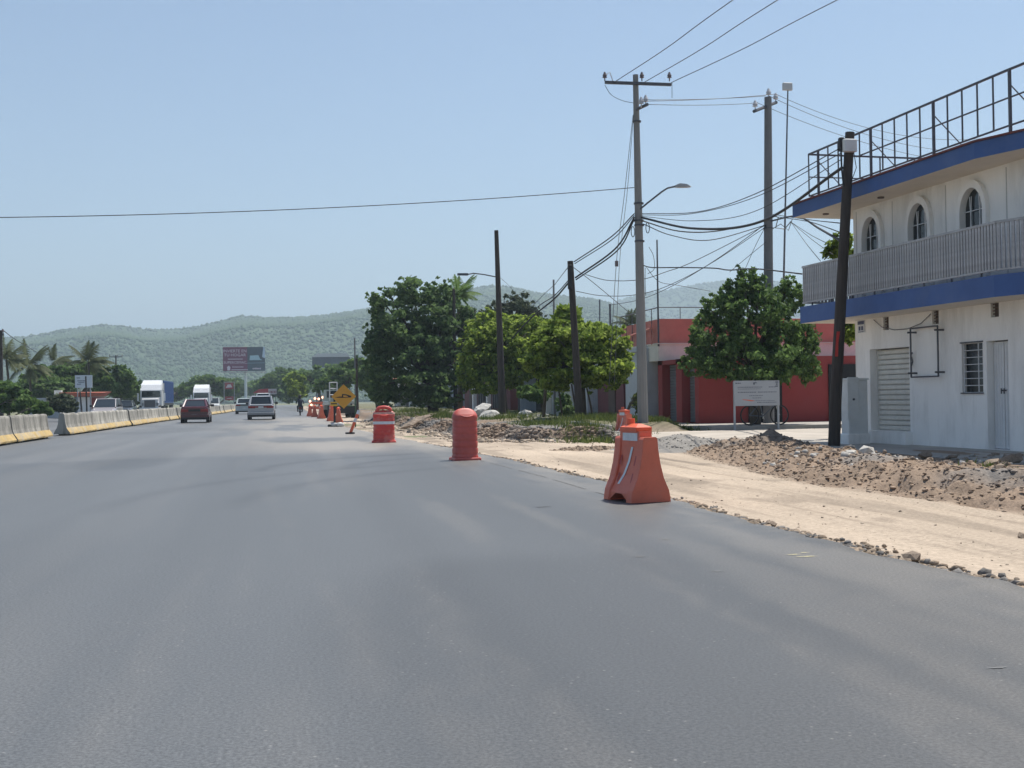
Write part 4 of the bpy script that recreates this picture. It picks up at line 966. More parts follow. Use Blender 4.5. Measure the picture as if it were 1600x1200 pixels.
# second pole behind the ficus
sp_b = W(1201, 655, 41.3); sp_b.z = .1; sp_t = W(1200, 152, 41.3)
spole = pole('power_pole', 'grey power pole with a slanted crossarm rising behind the leafy tree', sp_b, sp_t, .20, .13, pole_g)
a_, c_ = rel(spole, W(1178, 174, 40.6)), rel(spole, W(1213, 160, 41.9))
b = MB(); b.cyl(a_, c_, .06, .06, 6); b.build('crossarm', steel, spole)
for px, py, yy in ((1180, 172, 40.7), (1201, 153, 41.3), (1212, 160, 41.9)): insulator(None, rel(spole, W(px, py, yy)), .34, .10, spole, ins_w)
b = MB()
for py in (345, 357): b.disc(rel(spole, W(1200.5, py, 41.3)), .19, (0, 0, 1), .04, 12)
b.tube([rel(spole, W(1208, 335, 41)), rel(spole, W(1216, 340, 40.9)), rel(spole, W(1212, 356, 41)), rel(spole, W(1226, 358, 40.9)), rel(spole, W(1236, 346, 40.8))], .02, 5)
b.tube([rel(spole, W(1208, 357, 41)), rel(spole, W(1220, 350, 40.9)), rel(spole, W(1232, 360, 40.8)), rel(spole, W(1238, 342, 40.8))], .016, 5)
b.build('cable_bracket', steel, spole)
# dark pole before the white building
dp_b = Vector((11.05, 23.5, .05)); dp_t = W(1328, 207, 23.5)
dpole = pole('telephone_pole', 'dark brown telephone pole before the white building with a white box on top', dp_b, dp_t, .125, .095, pole_d)
def boxpx(par, nm, x0, x1, y0, y1, Y, th, m):
    p, q = rel(par, W(x0, y1, Y)), rel(par, W(x1, y0, Y)); b = MB(); b.bevbox(p.x, q.x, p.y-th, p.y, p.z, q.z, .02); return b.build(nm, m, par)
boxpx(dpole, 'junction_box', 1315, 1335, 219, 238, 23.42, .14, cabm); boxpx(dpole, 'splice_case', 1309, 1316.5, 216, 237, 23.5, .12, cable)
b = MB(); b.tube([rel(dpole, W(1314, 236, 23.4)), rel(dpole, W(1315, 262, 23.4)), rel(dpole, W(1318, 290, 23.38))], .02, 5); b.tube([rel(dpole, W(1334, 238, 23.35)), rel(dpole, W(1338, 262, 23.3)), rel(dpole, W(1330, 284, 23.35))], .009, 5); b.build('drop_cable', cable, dpole)
b = MB(); b.loft([[rel(dpole, W(px-w_, py, 23.33)), rel(dpole, W(px+w_, py, 23.33)), rel(dpole, W(px+w_, py, 23.31)), rel(dpole, W(px-w_, py, 23.31))] for px, py, w_ in ((1310, 518, 2.5), (1308, 535, 2), (1307, 557, 2.4))]); b.build('red_ribbon', mat('red_ribbon', (.5, .04, .03), .7), dpole)
# leaning pole, tall dark pole with arm, others
lb = Vector((10.35, 42.7, .2)); lt = W(891, 408, 42.7)
lpole = pole('telephone_pole', 'dark leaning pole growing out of the round bright green tree', lb, lt, .15, .11, pole_d)
boxpx(lpole, 'junction_box', 887, 893, 414, 452, 42.5, .1, cable)
tb = Vector(W(785, 641, 57.3)); tb.z = .3; tt_ = W(775.5, 360, 57.3)
tpole = pole('lamp_pole', 'tall dark bare pole with a thin curved lamp arm to the left', tb, tt_, .19, .10, pole_d)
b = MB(); b.tube([rel(tpole, p) for p in (W(777, 433, 57.3), W(757, 429, 57.0), W(740, 427, 56.8), W(729, 429, 56.6))], .03, 5); arm = b.build('lamp_arm', steel, tpole)
b = MB(); p = rel(tpole, W(728, 429, 56.6)); b.loft([[p+Vector((x, w_, z)) for w_, z in ((-.1, -.04), (.1, -.04), (.08, .06), (-.08, .06))] for x in (.1, -.25, -.4)]); b.build('lamp_head', steel, arm)
nb = W(712, 645, 76); nb.z = .3
npole = pole('utility_pole', 'slim dark pole with a yellow patch before the big dark tree', nb, W(709, 452, 76), .13, .09, pole_d)
c = rel(npole, W(711.5, 565, 75.85)); b = MB(); b.box(c.x-.1, c.x+.1, c.y-.02, c.y+.02, c.z-.26, c.z+.26); b.build('yellow_patch', mat('yellow_patch', (.55, .5, .15), .7), npole)
ab = W(1222, 520, 50); ab.z = 3.32
apole = pole('antenna_mast', 'thin mast with a flat pale antenna panel behind the leafy tree', ab, W(1231, 141, 50), .05, .03, steel, 6, 'antenna')
p, q = rel(apole, W(1222.5, 141, 50)), rel(apole, W(1237, 130, 50)); b = MB(); b.bevbox(p.x, q.x, p.y-.12, p.y+.05, p.z, q.z, .03); b.build('antenna_panel', mat('antenna_grey', (.45, .48, .5), .5), apole)
pole('utility_pole', 'thin grey pole left of the leaning pole above the trees', (W(866, 600, 62).x, 62, .3), W(865, 437, 62), .07, .05, pole_g, 6)
pole('roof_rod', 'short dark rod on a roof right of the leaning pole', (W(955, 560, 62).x, 62, 3.2), W(953, 475, 62), .06, .06, steel, 6, 'rod')
pole('roof_rod', 'thin dark rod on a roof beside the leaning pole', (W(937, 560, 70).x, 70, 3.2), W(937, 468, 70), .04, .04, steel, 6, 'rod')
pole('utility_pole', 'slim pole rising right of the grey billboard back', (W(556, 640, 150).x, 150, 0), W(554, 528, 150), .14, .1, pole_g, 6)
pole('utility_pole', 'dark thin pole right of the diamond sign', (W(559, 655, 85).x, 85, 0), W(557, 560, 85), .1, .08, pole_d, 6)
for px, py, Y, lab in ((181, 556, 230, 'distant crossarm pole above the left hand trees'), (1, 517, 95, 'crossarm pole cut by the left frame edge')):
    tp = W(px, py-1, Y); t = pole('power_pole', lab, (tp.x, Y, 0), tp, .18, .12, pole_d, 8)
    wd = 2.4 if px > 50 else .3; b = MB(); z = tp.z-.3
    b.box(-1.2 if px > 50 else -1.8, 1.15 if px > 50 else .22, -.06, .06, z-.08, z+.06); b.build('crossarm', steel, t)
    for x in ((-1.1, 0.3, 1.1) if px > 50 else (-1.2, .15)): insulator(None, (x, 0, z+.05), .35, .12, t, ins)

for px0, px1, py0, Y, lab in ((872, 880, 602, 47.5, 'left leaning stick under the round tree'), (893, 902, 600, 47, 'middle leaning stick under the round tree'), (915, 928, 598, 46.5, 'right leaning stick under the round tree')):
    q = W(px1, 650, Y); pole('leaning_stick', lab, (q.x, Y, .3), W(px0, py0, Y), .045, .035, pole_d, 6, 'stick', 3)
# ================================================================== OVERHEAD CABLES
def wire(lab, pts, r, m=cable, name='overhead_cable', n=24, group='overhead cables between the poles', interp=True):
    """pts: world points; a smooth curve runs through them"""
    P = [Vector(p) for p in pts]
    if len(P) > 2:
        out = []
        Q = [P[0]*2-P[1]]+P+[P[-1]*2-P[-2]]
        for i in range(1, len(Q)-2):
            for k in range(n):
                t = k/n; a, b_, c, d = Q[i-1], Q[i], Q[i+1], Q[i+2]
                out.append(.5*((2*b_)+(c-a)*t+(2*a-5*b_+4*c-d)*t*t+(3*b_-a-3*c+d)*t**3))
        P = out+[P[-1]]
    b = MB(); b.tube(P, r, 5); o = b.build(name, m, None, True); tag(o, lab, 'cable', group); return o
def sag(a, c, s_, n=14): return [Vector(a).lerp(Vector(c), k/n)+Vector((0, 0, -s_*4*(k/n)*(1-k/n))) for k in range(n+1)]
def far_pt(px, py, Y, p0, f):
    q = W(px, py, Y); return q+(q-p0)*f
for px0, px1, lab in ((959, 1145, 'left'), (1006, 1215, 'middle'), (1049, 1308, 'right')):
    a = W(px0, 129, 38.05); q = W(px1, 0, 29.0)
    wire('%s of three power lines rising from the pole crossarm out of the picture top' % lab, [a, a.lerp(q, .5)-Vector((0, 0, .06)), q, far_pt(px1, 0, 29, a, 1.6)], .013, cable_g)
a = W(991, 293, 38.0); c = W(0, 330, 37.0)
wire('long single cable crossing the sky over the road to the left', sag(a, a+(c-a)*1.25, .28), .013)
b = MB(); 
# main pole to dark pole and on along the front
mp_ = lambda px, py: W(px, py, 37.95)
for k, (p0, mid, mid2, p1, r, lab) in enumerate([
    ((1003, 340), (1085, 357, 33), (1190, 346, 28), (1316, 262), .035, 'thickest black cable bundle from the concrete pole to the dark pole'),
    ((1003, 334), (1090, 331, 33), (1180, 303, 28), (1312, 232), .012, 'uppermost thin cable from the concrete pole to the dark pole top'),
    ((1003, 336), (1080, 334, 33), (1180, 308, 28), (1313, 240), .010, 'second thin cable from the concrete pole to the dark pole'),
    ((1003, 338), (1085, 345, 33), (1180, 330, 28), (1313, 250), .009, 'lowest thin cable from the concrete pole to the dark pole')]):
    wire(lab, [mp_(*p0), W(*mid), W(*mid2), W(p1[0], p1[1], 23.4)], r)
wire('upper cable sagging from the concrete pole to the second power pole', [mp_(1003, 345), W(1060, 361, 38.8), W(1120, 361, 39.9), W(1196, 345, 41.2)], .022)
wire('lower cable sagging from the concrete pole to the second power pole', [mp_(1005, 350), W(1050, 368, 38.8), W(1110, 375, 39.9), W(1196, 352, 41.2)], .016)
wire('cable from the second power pole to the dark pole under the roof corner', [W(1206, 345, 41), W(1245, 338, 36), W(1280, 357, 30), W(1316, 378, 23.5)], .03)
wire('thin cable from the second power pole to the dark pole just below the roof band', [W(1208, 335, 41), W(1262, 343, 33), W(1316, 349, 23.5)], .012)
wire('thin cable dropping from the second power pole to the dark pole, middle one', [W(1208, 338, 41), W(1262, 346, 33), W(1316, 364, 23.5)], .012)
for i, (x1_, y1_, lab) in enumerate([(1282, 408, 'steepest thin drop cable from the second pole to the balcony'), (1302, 398, 'second thin drop cable from the second pole to the balcony'), (1296, 382, 'flattest thin drop cable from the second pole to the balcony')]):
    wire(lab, [W(1236, 347, 40.8), W((1236+x1_)/2, (347+y1_)/2+2, 33), W(x1_, y1_, 26.5)], .009)
for i, (pa, pb, sg_, lab) in enumerate([((1008, 156), (1196, 150), .04, 'upper line between the concrete pole and the second pole tops'), ((1012, 158), (1212, 147), .05, 'middle line between the concrete pole and the second pole tops'), ((1012, 163), (1181, 161), .05, 'lower line between the concrete pole and the second pole tops')]):
    wire(lab, sag(W(pa[0], pa[1], 37.7), W(pb[0], pb[1], 41.2), sg_), .010, cable_g)
for i, (pa, pb, lab) in enumerate([((1212, 147), (1330, 172), 'upper line leaving the second pole to the right behind the roof fence'), ((1202, 150), (1330, 182), 'middle line leaving the second pole to the right behind the roof fence'), ((1182, 160), (1330, 196), 'lower line leaving the second pole to the right behind the roof fence')]):
    a, q = W(pa[0], pa[1], 41.3), W(pb[0], pb[1], 44); wire(lab, sag(a, a+(q-a)*3.2, .6), .010, cable_g)
wire('loop of wire from the crossarm left end back to the concrete pole', [W(945, 133, 38), W(955, 148, 37.95), W(972, 157, 37.95), W(990, 161, 37.95)], .009)
wire('short jumper hanging from the crossarm right end', [W(1050, 129, 38), W(1050, 140, 37.9), W(1050, 153, 37.9)], .009)
# guys
wire('left strand of the guy wire descending from the concrete pole', [W(989, 180, 38), W(976, 300, 38.2), W(963, 412, 38.4), W(952, 600, 38.8)], .010, cable_g, 'guy_wire', group='guy wires of the concrete pole')
wire('right strand of the guy wire descending from the concrete pole', [W(990, 178, 38), W(980, 300, 38.3), W(968, 412, 38.5), W(960, 600, 38.9)], .009, cable_g, 'guy_wire', group='guy wires of the concrete pole')
b = MB(); p = W(963.5, 412, 38.35); b.cyl(p-Vector((0, 0, .09)), p+Vector((0, 0, .09)), .06, .06, 8); tag(b.build('guy_insulator', ins), 'dark strain insulator on the guy wire', 'insulator')
# to the left: leaning pole and beyond
for i, (pa, pm, pb, Yb, r, lab) in enumerate([
    ((991, 334), (955, 370), (897, 409), 42.6, .02, 'upper cable from the concrete pole to the leaning pole top'),
    ((991, 337), (958, 373), (898, 412), 42.6, .016, 'second cable from the concrete pole to the leaning pole top'),
    ((991, 340), (962, 388), (899, 434), 42.5, .03, 'thick cable from the concrete pole to the leaning pole'),
    ((991, 343), (965, 391), (900, 437), 42.5, .024, 'lowest thick cable from the concrete pole to the leaning pole')]):
    wire(lab, [mp_(*pa), W(pm[0], pm[1], 40), W(pb[0], pb[1], Yb)], r)
wire('thick cable running on from the leaning pole down into the trees', [W(890, 440, 42.6), W(866, 467, 48), W(830, 497, 55), W(790, 540, 62)], .035)
wire('thinner cable running on from the leaning pole down into the trees', [W(890, 436, 42.6), W(866, 462, 48), W(840, 480, 55), W(800, 520, 62)], .02)
wire('cable from the leaning pole top to the thin grey pole', [W(888, 417, 42.7), W(878, 430, 52), W(866, 446, 62)], .015)
wire('fine cable running left from the thin grey pole to the trees', [W(865, 446, 62), W(850, 460, 66), W(832, 478, 72)], .015)
wire('slanting fine cable from the leaning pole down behind the concrete pole', [W(895, 417, 42.7), W(930, 444, 48), W(985, 490, 55)], .014)
wire('slack cable from the leaning pole past the concrete pole, upper', [W(915, 429, 46), W(950, 438, 44), W(1000, 437, 41), W(1040, 425, 41), W(1085, 408, 41), W(1196, 352, 41.2)], .013)
wire('slack cable from the leaning pole past the concrete pole, lower', [W(900, 455, 43), W(940, 462, 43), W(990, 461, 42), W(1040, 448, 41.5), W(1110, 412, 41.3), W(1196, 355, 41.2)], .012)
wire('cable from the roof rod rising past the concrete pole to the second pole', [W(953, 477, 62), W(1000, 468, 56), W(1050, 447, 50), W(1120, 405, 45), W(1196, 350, 41.4)], .014)
wire('knotted cable from the concrete pole to the white building balcony', [W(1006, 415, 38), W(1020, 418, 37), W(1060, 418, 35), W(1115, 419, 33), W(1140, 422, 32), W(1180, 420, 30), W(1253, 428, 26.6)], .018)
wire('loose drop cable hanging beside the concrete pole', [W(1008, 418, 37.9), W(1008, 440, 37.9), W(1009, 462, 37.9)], .010)
wire('thin cable from the knotted cable down over the red parapet', [W(1010, 418, 37.8), W(1030, 440, 41), W(1060, 446, 44), W(1110, 455, 48)], .010)
wire('short loop cable at the concrete pole', [W(1014, 386, 37.9), W(1021, 400, 37.8), W(1022, 420, 37.6), W(1012, 428, 37.7)], .009)
wire('thin cable climbing from the leafy tree to the second power pole', [W(1165, 419, 40), W(1180, 385, 40.8), W(1197, 352, 41.2)], .010)
wire('second thin cable climbing from the leafy tree to the power pole', [W(1140, 425, 40), W(1170, 400, 40.6), W(1197, 378, 41.2)], .010)
wire('service cable in the gap between the slim pole and the tall dark pole', [W(711, 507, 76), W(728, 518, 72), W(745, 524, 68), W(762, 524, 64)], .02)
wire('pale wire from the tall dark pole down to the right', [W(779, 432, 57.3), W(795, 446, 60), W(815, 470, 66)], .010, cable_g)
wire('cable descending behind the left edge pole', [W(6, 517, 95), W(25, 531, 110), W(60, 552, 140)], .03)

# ================================================================== VEHICLES
def paint(name, c, rough=.3): return mat(name, c, rough, coat=.6, dirt=tuple(x*.7+.06 for x in c), dscale=1.5, damt=.25)
lampr = mat('tail_lamp_red', (.22, .01, .012), .2); blackp = mat('black_trim', (.02, .02, .022), .6); plate = mat('licence_plate', (.55, .57, .58), .5); cgl = mat('car_glass', (.015, .02, .024), .06, spec=.8); rimm = mat('alloy_rim', (.4, .4, .42), .35, metal=.7)
def sect(y, hw, zb, zt, tum=.09, rnd_=.09):
    """closed car body section at station y"""
    zm = zb+(zt-zb)*.55
    h = [(hw*.86, zb), (hw*.97, zb+.07), (hw, zm), (hw-tum*.5, zt-rnd_), (hw-tum-rnd_, zt)]
    return [(x, y, z) for x, z in h]+[(-x, y, z) for x, z in reversed(h)]
def car(name, lab, cat, loc, rz, body, glass, pm, L, Wd, belt, H, wheel_r=.31, tail='wide', trim=False, group='vehicles on the highway', rack=False, flip=False):
    """body: list of (y, halfwidth factor, z_bottom, z_top); glass: (yr0, yr1, yf1, yf0) base rear, roof rear, roof front, base front"""
    t = empty(name, loc, rz); tag(t, lab, cat, group); hw = Wd/2
    b = MB(); b.loft([sect(y, hw*k, zb, zt) for y, k, zb, zt in body]); b.build('body', pm, t, False)
    yr0, yr1, yf1, yf0 = glass; wb_, wt = hw*.90, hw*(.70 if body is sedan else .76)
    b = MB(); rings = [[(-wb_, yr0, belt-.03), (wb_, yr0, belt-.03), (wb_, yf0, belt-.03), (-wb_, yf0, belt-.03)], [(-wt, yr1, H-.05), (wt, yr1, H-.05), (wt, yf1, H-.05), (-wt, yf1, H-.05)]]
    b.loft(rings); b.build('windows', cgl, t)
    b = MB(); b.loft([[(-wt-.02, yr1-.04, H-.055), (wt+.02, yr1-.04, H-.055), (wt+.02, yf1+.04, H-.055), (-wt-.02, yf1+.04, H-.055)], [(-wt-.01, yr1-.01, H-.03), (wt+.01, yr1-.01, H-.03), (wt+.01, yf1+.02, H-.03), (-wt-.01, yf1+.02, H-.03)], [(-wt+.12, yr1+.12, H), (wt-.12, yr1+.12, H), (wt-.12, yf1-.1, H), (-wt+.12, yf1-.1, H)]]); b.build('roof', pm, t)
    for sx in (-1, 1):
        b = MB()
        for ya, yb, rp in ((yr0, yr1, .085), (yf0, yf1, .05)): b.tube([(sx*(wb_-rp*.6), ya, belt-.04), (sx*(wt-rp*.4), yb, H-.04)], [rp, rp*.8], 8)
        ym = (yr0+yf0)/2; b.tube([(sx*(wb_+.003), ym, belt-.04), (sx*(wt+.008), ym, H-.04)], .035, 6)
        b.build('pillar', pm, t)
        b = MB(); b.bevbox(sx*(hw+.1)-.1, sx*(hw+.1)+.1, yf0-.55, yf0-.45, belt+.0, belt+.15, .03); b.build('mirror', blackp, t)
    zt = body[0][3]
    yb = -L/2
    lw = hw*.34
    for sx in (-1, 1):
        x0, x1 = sorted((sx*hw*.93, sx*(hw*.93-lw*1.5) if tail == 'wide' else sx*(hw*.93-.16)))
        z0, z1 = (zt-.24, zt-.08) if tail == 'wide' else (zt-.55, zt-.05)
        b = MB(); b.bevbox(x0, x1, yb-.03, yb+.12, z0, z1, .02); b.build('tail_light', lampr, t)
    b = MB(); b.box(-.17, .17, yb-.045, yb-.02, zt-.23, zt-.11) if trim else b.box(-.17, .17, yb-.075, yb-.05, zt-.52, zt-.40); b.build('licence_plate', plate, t)
    b = MB(); b.bevbox(-hw*.97, hw*.97, yb-.08, yb+.15, .34, .52, .03); bp_ = b.build('rear_bumper', pm if not trim else mat('grey_bumper', (.25, .26, .28), .5), t)
    if trim: b = MB(); b.box(-hw*.96, hw*.96, yb-.095, yb-.081, .47, .50); b.build('bumper_strip', mat('chrome_strip', (.6, .6, .62), .25, metal=.8), bp_)
    b = MB(); b.box(-hw*.9, hw*.9, yb+.05, L/2-.1, .20, .36); b.build('underbody', blackp, t)
    b = MB(); b.bevbox(-hw*.95, hw*.95, yb-.06, yb+.1, .20, .345 if trim else .40, .02); b.build('shade_valance', blackp, t)  # black strip paints in the shade low on the car's rear
    b = MB(); b.box(-hw*.42, hw*.42, yb-.035, yb-.005, zt-.20, zt-.10); b.build('boot_trim', blackp if not trim else lampr, t)
    for sx in (-1, 1):
        b = MB(); b.bevbox(*sorted((sx*hw*.9, sx*hw*.5)), L/2-.1, L/2+.02, .55, .70, .02); b.build('head_light', mat('lamp_glass', (.6, .62, .65), .15), t)
        for y in (-L*.29, L*.31):
            b = MB(); b.disc((sx*(hw-.09), y, wheel_r), wheel_r, (1, 0, 0), .2, 18); wh = b.build('wheel', tyre, t)
            b = MB(); b.disc((sx*(hw+.012), y, wheel_r), wheel_r*.62, (1, 0, 0), .02, 14); b.build('rim', rimm, wh)
    if rack:
        b = MB()
        for sx in (-1, 1): b.tube([(sx*wt*.8, yr1+.2, H+.0), (sx*wt*.8, yr1+.25, H+.05), (sx*wt*.8, yf1-.3, H+.05), (sx*wt*.8, yf1-.2, H)], .018, 5)
        b.build('roof_rack', steel, t)
    return t
red_c = paint('maroon_car_paint', (.075, .005, .013)); silver_c = paint('silver_car_paint', (.36, .38, .41)); white_c = paint('white_car_paint', (.70, .71, .70)); pale_c = paint('pale_green_silver_paint', (.42, .47, .47)); dark_c = paint('dark_car_paint', (.03, .035, .04)); grey_c = paint('grey_car_paint', (.30, .27, .27))
sedan = [(-2.2, .90, .36, .90), (-2.14, .97, .32, .98), (-1.5, 1.0, .26, 1.0), (-.9, 1.0, .24, .95), (.8, 1.0, .24, .92), (1.1, .99, .25, .88), (1.9, .96, .28, .74), (2.2, .86, .34, .62)]
wagon = [(-2.4, .93, .36, 1.02), (-2.33, .98, .32, 1.05), (-1.2, 1.0, .26, 1.05), (.9, 1.0, .25, 1.02), (1.3, .99, .26, .96), (2.1, .95, .30, .80), (2.4, .85, .36, .66)]
suvb = [(-2.2, .94, .42, 1.05), (-2.12, .99, .36, 1.10), (-1, 1.0, .30, 1.10), (1.0, 1.0, .30, 1.06), (1.35, .99, .32, 1.02), (2.0, .96, .36, .92), (2.2, .86, .42, .75)]
car('maroon_sedan', 'maroon four-door sedan driving away beside the concrete barriers', 'car', (-5.52, 76.8, 0), R_(1), sedan, (-1.72, -.98, .38, 1.1), red_c, 4.4, 1.66, .96, 1.42)
car('silver_wagon', 'silver estate car driving away in the middle of the road', 'car', (-1.79, 85.8, 0), 0, wagon, (-2.28, -1.95, .35, 1.3), silver_c, 4.8, 1.80, 1.04, 1.62, trim=True, rack=True)
car('pale_suv', 'pale silver green car half hidden left of the silver estate car', 'car', (-4.35, 128, 0), 0, suvb, (-2.0, -1.6, .3, 1.2), pale_c, 4.4, 1.78, 1.08, 1.60)
car('white_van', 'white van directly ahead of the silver estate car', 'van', (-2.9, 150, 0), 0, [(-2.5, .95, .42, 1.25), (-2.42, 1, .38, 1.3), (1.6, 1, .36, 1.25), (2.1, .98, .36, 1.0), (2.6, .85, .4, .8)], (-2.44, -2.3, .9, 1.7), white_c, 5.1, 1.95, 1.27, 2.25, tail='tall')
car('white_car', 'white car between the pale car and the van', 'car', (-4.8, 165, 0), 0, sedan, (-1.72, -1.0, .38, 1.1), white_c, 4.4, 1.76, .96, 1.6)
GO = 'oncoming vehicles beyond the barriers'
def onc(px, Y): return W(px, 632, Y).x
car('grey_pickup_car', 'grey car with a sunlit windscreen coming beyond the barriers', 'car', (onc(167, 95), 95, 0), R_(180), wagon, (-2.28, -1.9, .35, 1.3), grey_c, 4.8, 1.82, 1.0, 1.62, group=GO)
car('dark_car', 'dark car behind the grey car beyond the barriers', 'car', (onc(197, 132), 132, 0), R_(180), sedan, (-1.72, -.98, .38, 1.1), dark_c, 4.4, 1.76, .96, 1.55, group=GO)
car('white_suv', 'small white car following the second lorry', 'car', (onc(336, 235), 235, 0), R_(180), suvb, (-2.0, -1.6, .3, 1.2), white_c, 4.4, 1.8, 1.08, 2.1, group=GO)
# ---- lorries
whitet = paint('white_lorry_paint', (.74, .745, .75)); contb = mat('blue_container_paint', (.02, .07, .22), .6, .12, 1)
def lorry(name, lab, px, Y, sc, container):
    t = empty(name, (onc(px, Y), Y, 0), R_(180)); t.scale = (sc,)*3; tag(t, lab, 'lorry', GO)
    b = MB()                                                       # bonnet and cab, nose towards +y
    b.loft([[(-1.2, -.2, .9), (1.2, -.2, .9), (1.2, -.2, 2.7), (-1.2, -.2, 2.7)], [(-1.2, 2.0, .9), (1.2, 2.0, .9), (1.2, 2.0, 2.75), (-1.2, 2.0, 2.75)]]); cabo = b.build('cab', whitet, t)
    b = MB(); b.loft([[(-1.22, -.3, 2.752), (1.22, -.3, 2.752), (1.22, 2.02, 2.752), (-1.22, 2.02, 2.752)], [(-1.2, -.3, 3.4), (1.2, -.3, 3.4), (1.16, 1.5, 3.4), (-1.16, 1.5, 3.4)], [(-1.1, -.3, 3.95), (1.1, -.3, 3.95), (1.0, .5, 3.95), (-1.0, .5, 3.95)]]); fr_ = b.build('roof_fairing', whitet, t)
    b = MB()
    for x in (-.55, .55): b.loft([[(x-.38, 1.72, 3.02), (x+.38, 1.72, 3.02), (x+.38, 1.78, 3.02), (x-.38, 1.78, 3.02)], [(x-.36, 1.62, 3.16), (x+.36, 1.62, 3.16), (x+.36, 1.7, 3.16), (x-.36, 1.7, 3.16)]])
    b.build('fairing_vent', blackp if not container else whitet, fr_)
    b = MB(); b.loft([[(-1.08, 2.012, 1.95), (1.08, 2.012, 1.95), (1.02, 2.012, 2.66), (-1.02, 2.012, 2.66)], [(-1.08, 2.05, 1.95), (1.08, 2.05, 1.95), (1.02, 2.03, 2.66), (-1.02, 2.03, 2.66)]]); b.build('windscreen', cgl, cabo)
    b = MB(); b.loft([[(-.98, 2.06, .7), (.98, 2.06, .7), (.98, 2.06, 1.85), (-.98, 2.06, 1.9)], [(-.9, 3.3, .7), (.9, 3.3, .7), (.9, 3.3, 1.68), (-.9, 3.3, 1.68)]]); bn = b.build('bonnet', whitet, t)
    b = MB(); b.box(-.62, .62, 3.31, 3.36, .75, 1.58)
    gr = b.build('grille', mat('lorry_grille', (.10, .10, .11), .4), bn)
    for sx in (-1, 1):
        b = MB(); b.bevbox(*sorted((sx*.68, sx*1.05)), 3.0, 3.3, .95, 1.3, .03); b.build('head_light', mat('lamp_glass', (.6, .62, .65), .15), t)
        b = MB(); b.cyl((sx*1.25, 1.7, 1.4), (sx*1.45, 1.7, 1.5), .03, .03, 5); b.bevbox(*sorted((sx*1.4, sx*1.6)), 1.65, 1.75, 1.5, 2.4, .03); b.build('mirror', whitet, t)
        b = MB(); b.cyl((sx*1.22, -.5, 1), (sx*1.22, -.5, 3.6), .08, .08, 8); b.build('exhaust_stack', rimm, t)
        for y in (2.6, -1.5, -2.7, -11.2, -12.4):
            if not container and y < -4: continue
            b = MB(); b.disc((sx*1.0, y, .5), .5, (1, 0, 0), .35, 18); b.build('wheel', tyre, t)
    b = MB(); b.bevbox(-1.2, 1.2, 3.05, 3.4, .35, .72, .05); b.build('bumper', whitet, t)
    b = MB(); b.box(-.5, .5, -13 if container else -4, 2, .6, .9); b.build('chassis', blackp, t)
    if container:
        b = MB(); n = 44; pr = []
        for k in range(n): pr.append((-13+k*.272, 0.035 if k % 2 else 0)); 
        b.box(-1.2, 1.2, -13, -1.05, 1.25, 3.95); c_ = b.build('container', contb, t)
        b = MB()
        for k in range(0, n): 
            for sx in (-1, 1): y = -12.95+k*.27; b.box(*sorted((sx*1.2005, sx*1.235)), y, y+.13, 1.4, 3.82)
        tag(b.build('rib', contb, c_), kind='stuff')
        b = MB(); b.box(-1.21, 1.21, -13.0, -1.1, .95, 1.24); b.build('trailer_bed', blackp, t)
    return t
lorry('container_lorry', 'white lorry with a tall roof fairing and blue container', 239, 150, 1.0, True)
lorry('white_lorry', 'second white lorry without container behind the maroon sedan', 316, 196, 1.02, False)

# ---- work truck by the roadworks sign
wt_ = empty('works_truck', W(531, 650, 92).xyz, R_(4)); wt_.location.z = -.05; tag(wt_, 'pale flatbed works truck parked behind the diamond sign', 'truck')
palegreen = paint('pale_green_truck_paint', (.38, .42, .38), .5)
b = MB(); b.bevbox(-1.1, 1.1, -2.6, 1.0, .95, 1.25, .03); b.build('flatbed', palegreen, wt_)
b = MB(); b.loft([[(-1.05, 1.1, .6), (1.05, 1.1, .6), (1.05, 1.1, 2.1), (-1.05, 1.1, 2.1)], [(-1.05, 2.6, .6), (1.05, 2.6, .6), (.95, 2.3, 2.1), (-.95, 2.3, 2.1)]]); cb_ = b.build('cab', palegreen, wt_)
b = MB(); b.box(-.85, .85, 1.06, 1.095, 1.5, 2.0); b.build('rear_window', cgl, cb_)
b = MB()
for x in (-1.0, -.45): 
    b.cyl((x, -2.5, 1.25), (x, -2.5, 2.6), .05, .05, 6)
for z in (1.7, 2.15, 2.6): b.cyl((-1.0, -2.5, z), (-.45, -2.5, z), .04, .04, 6)
b.build('ladder_rack', paint('white_rack_paint', (.6, .62, .62)), wt_)
b = MB()
for x in (.55, .85): b.disc((x, -2.63, .98), .07, (0, 1, 0), .05, 8)
b.build('tail_lamps', blackp, wt_)
for sx in (-1, 1):
    for y in (-1.7, 1.8): b = MB(); b.disc((sx*.85, y, .45), .45, (1, 0, 0), .4, 16); b.build('wheel', tyre, wt_)
b = MB(); b.box(-1.0, 1.0, -2.55, -2.5, .35, .9); b.build('mud_flap', blackp, wt_)

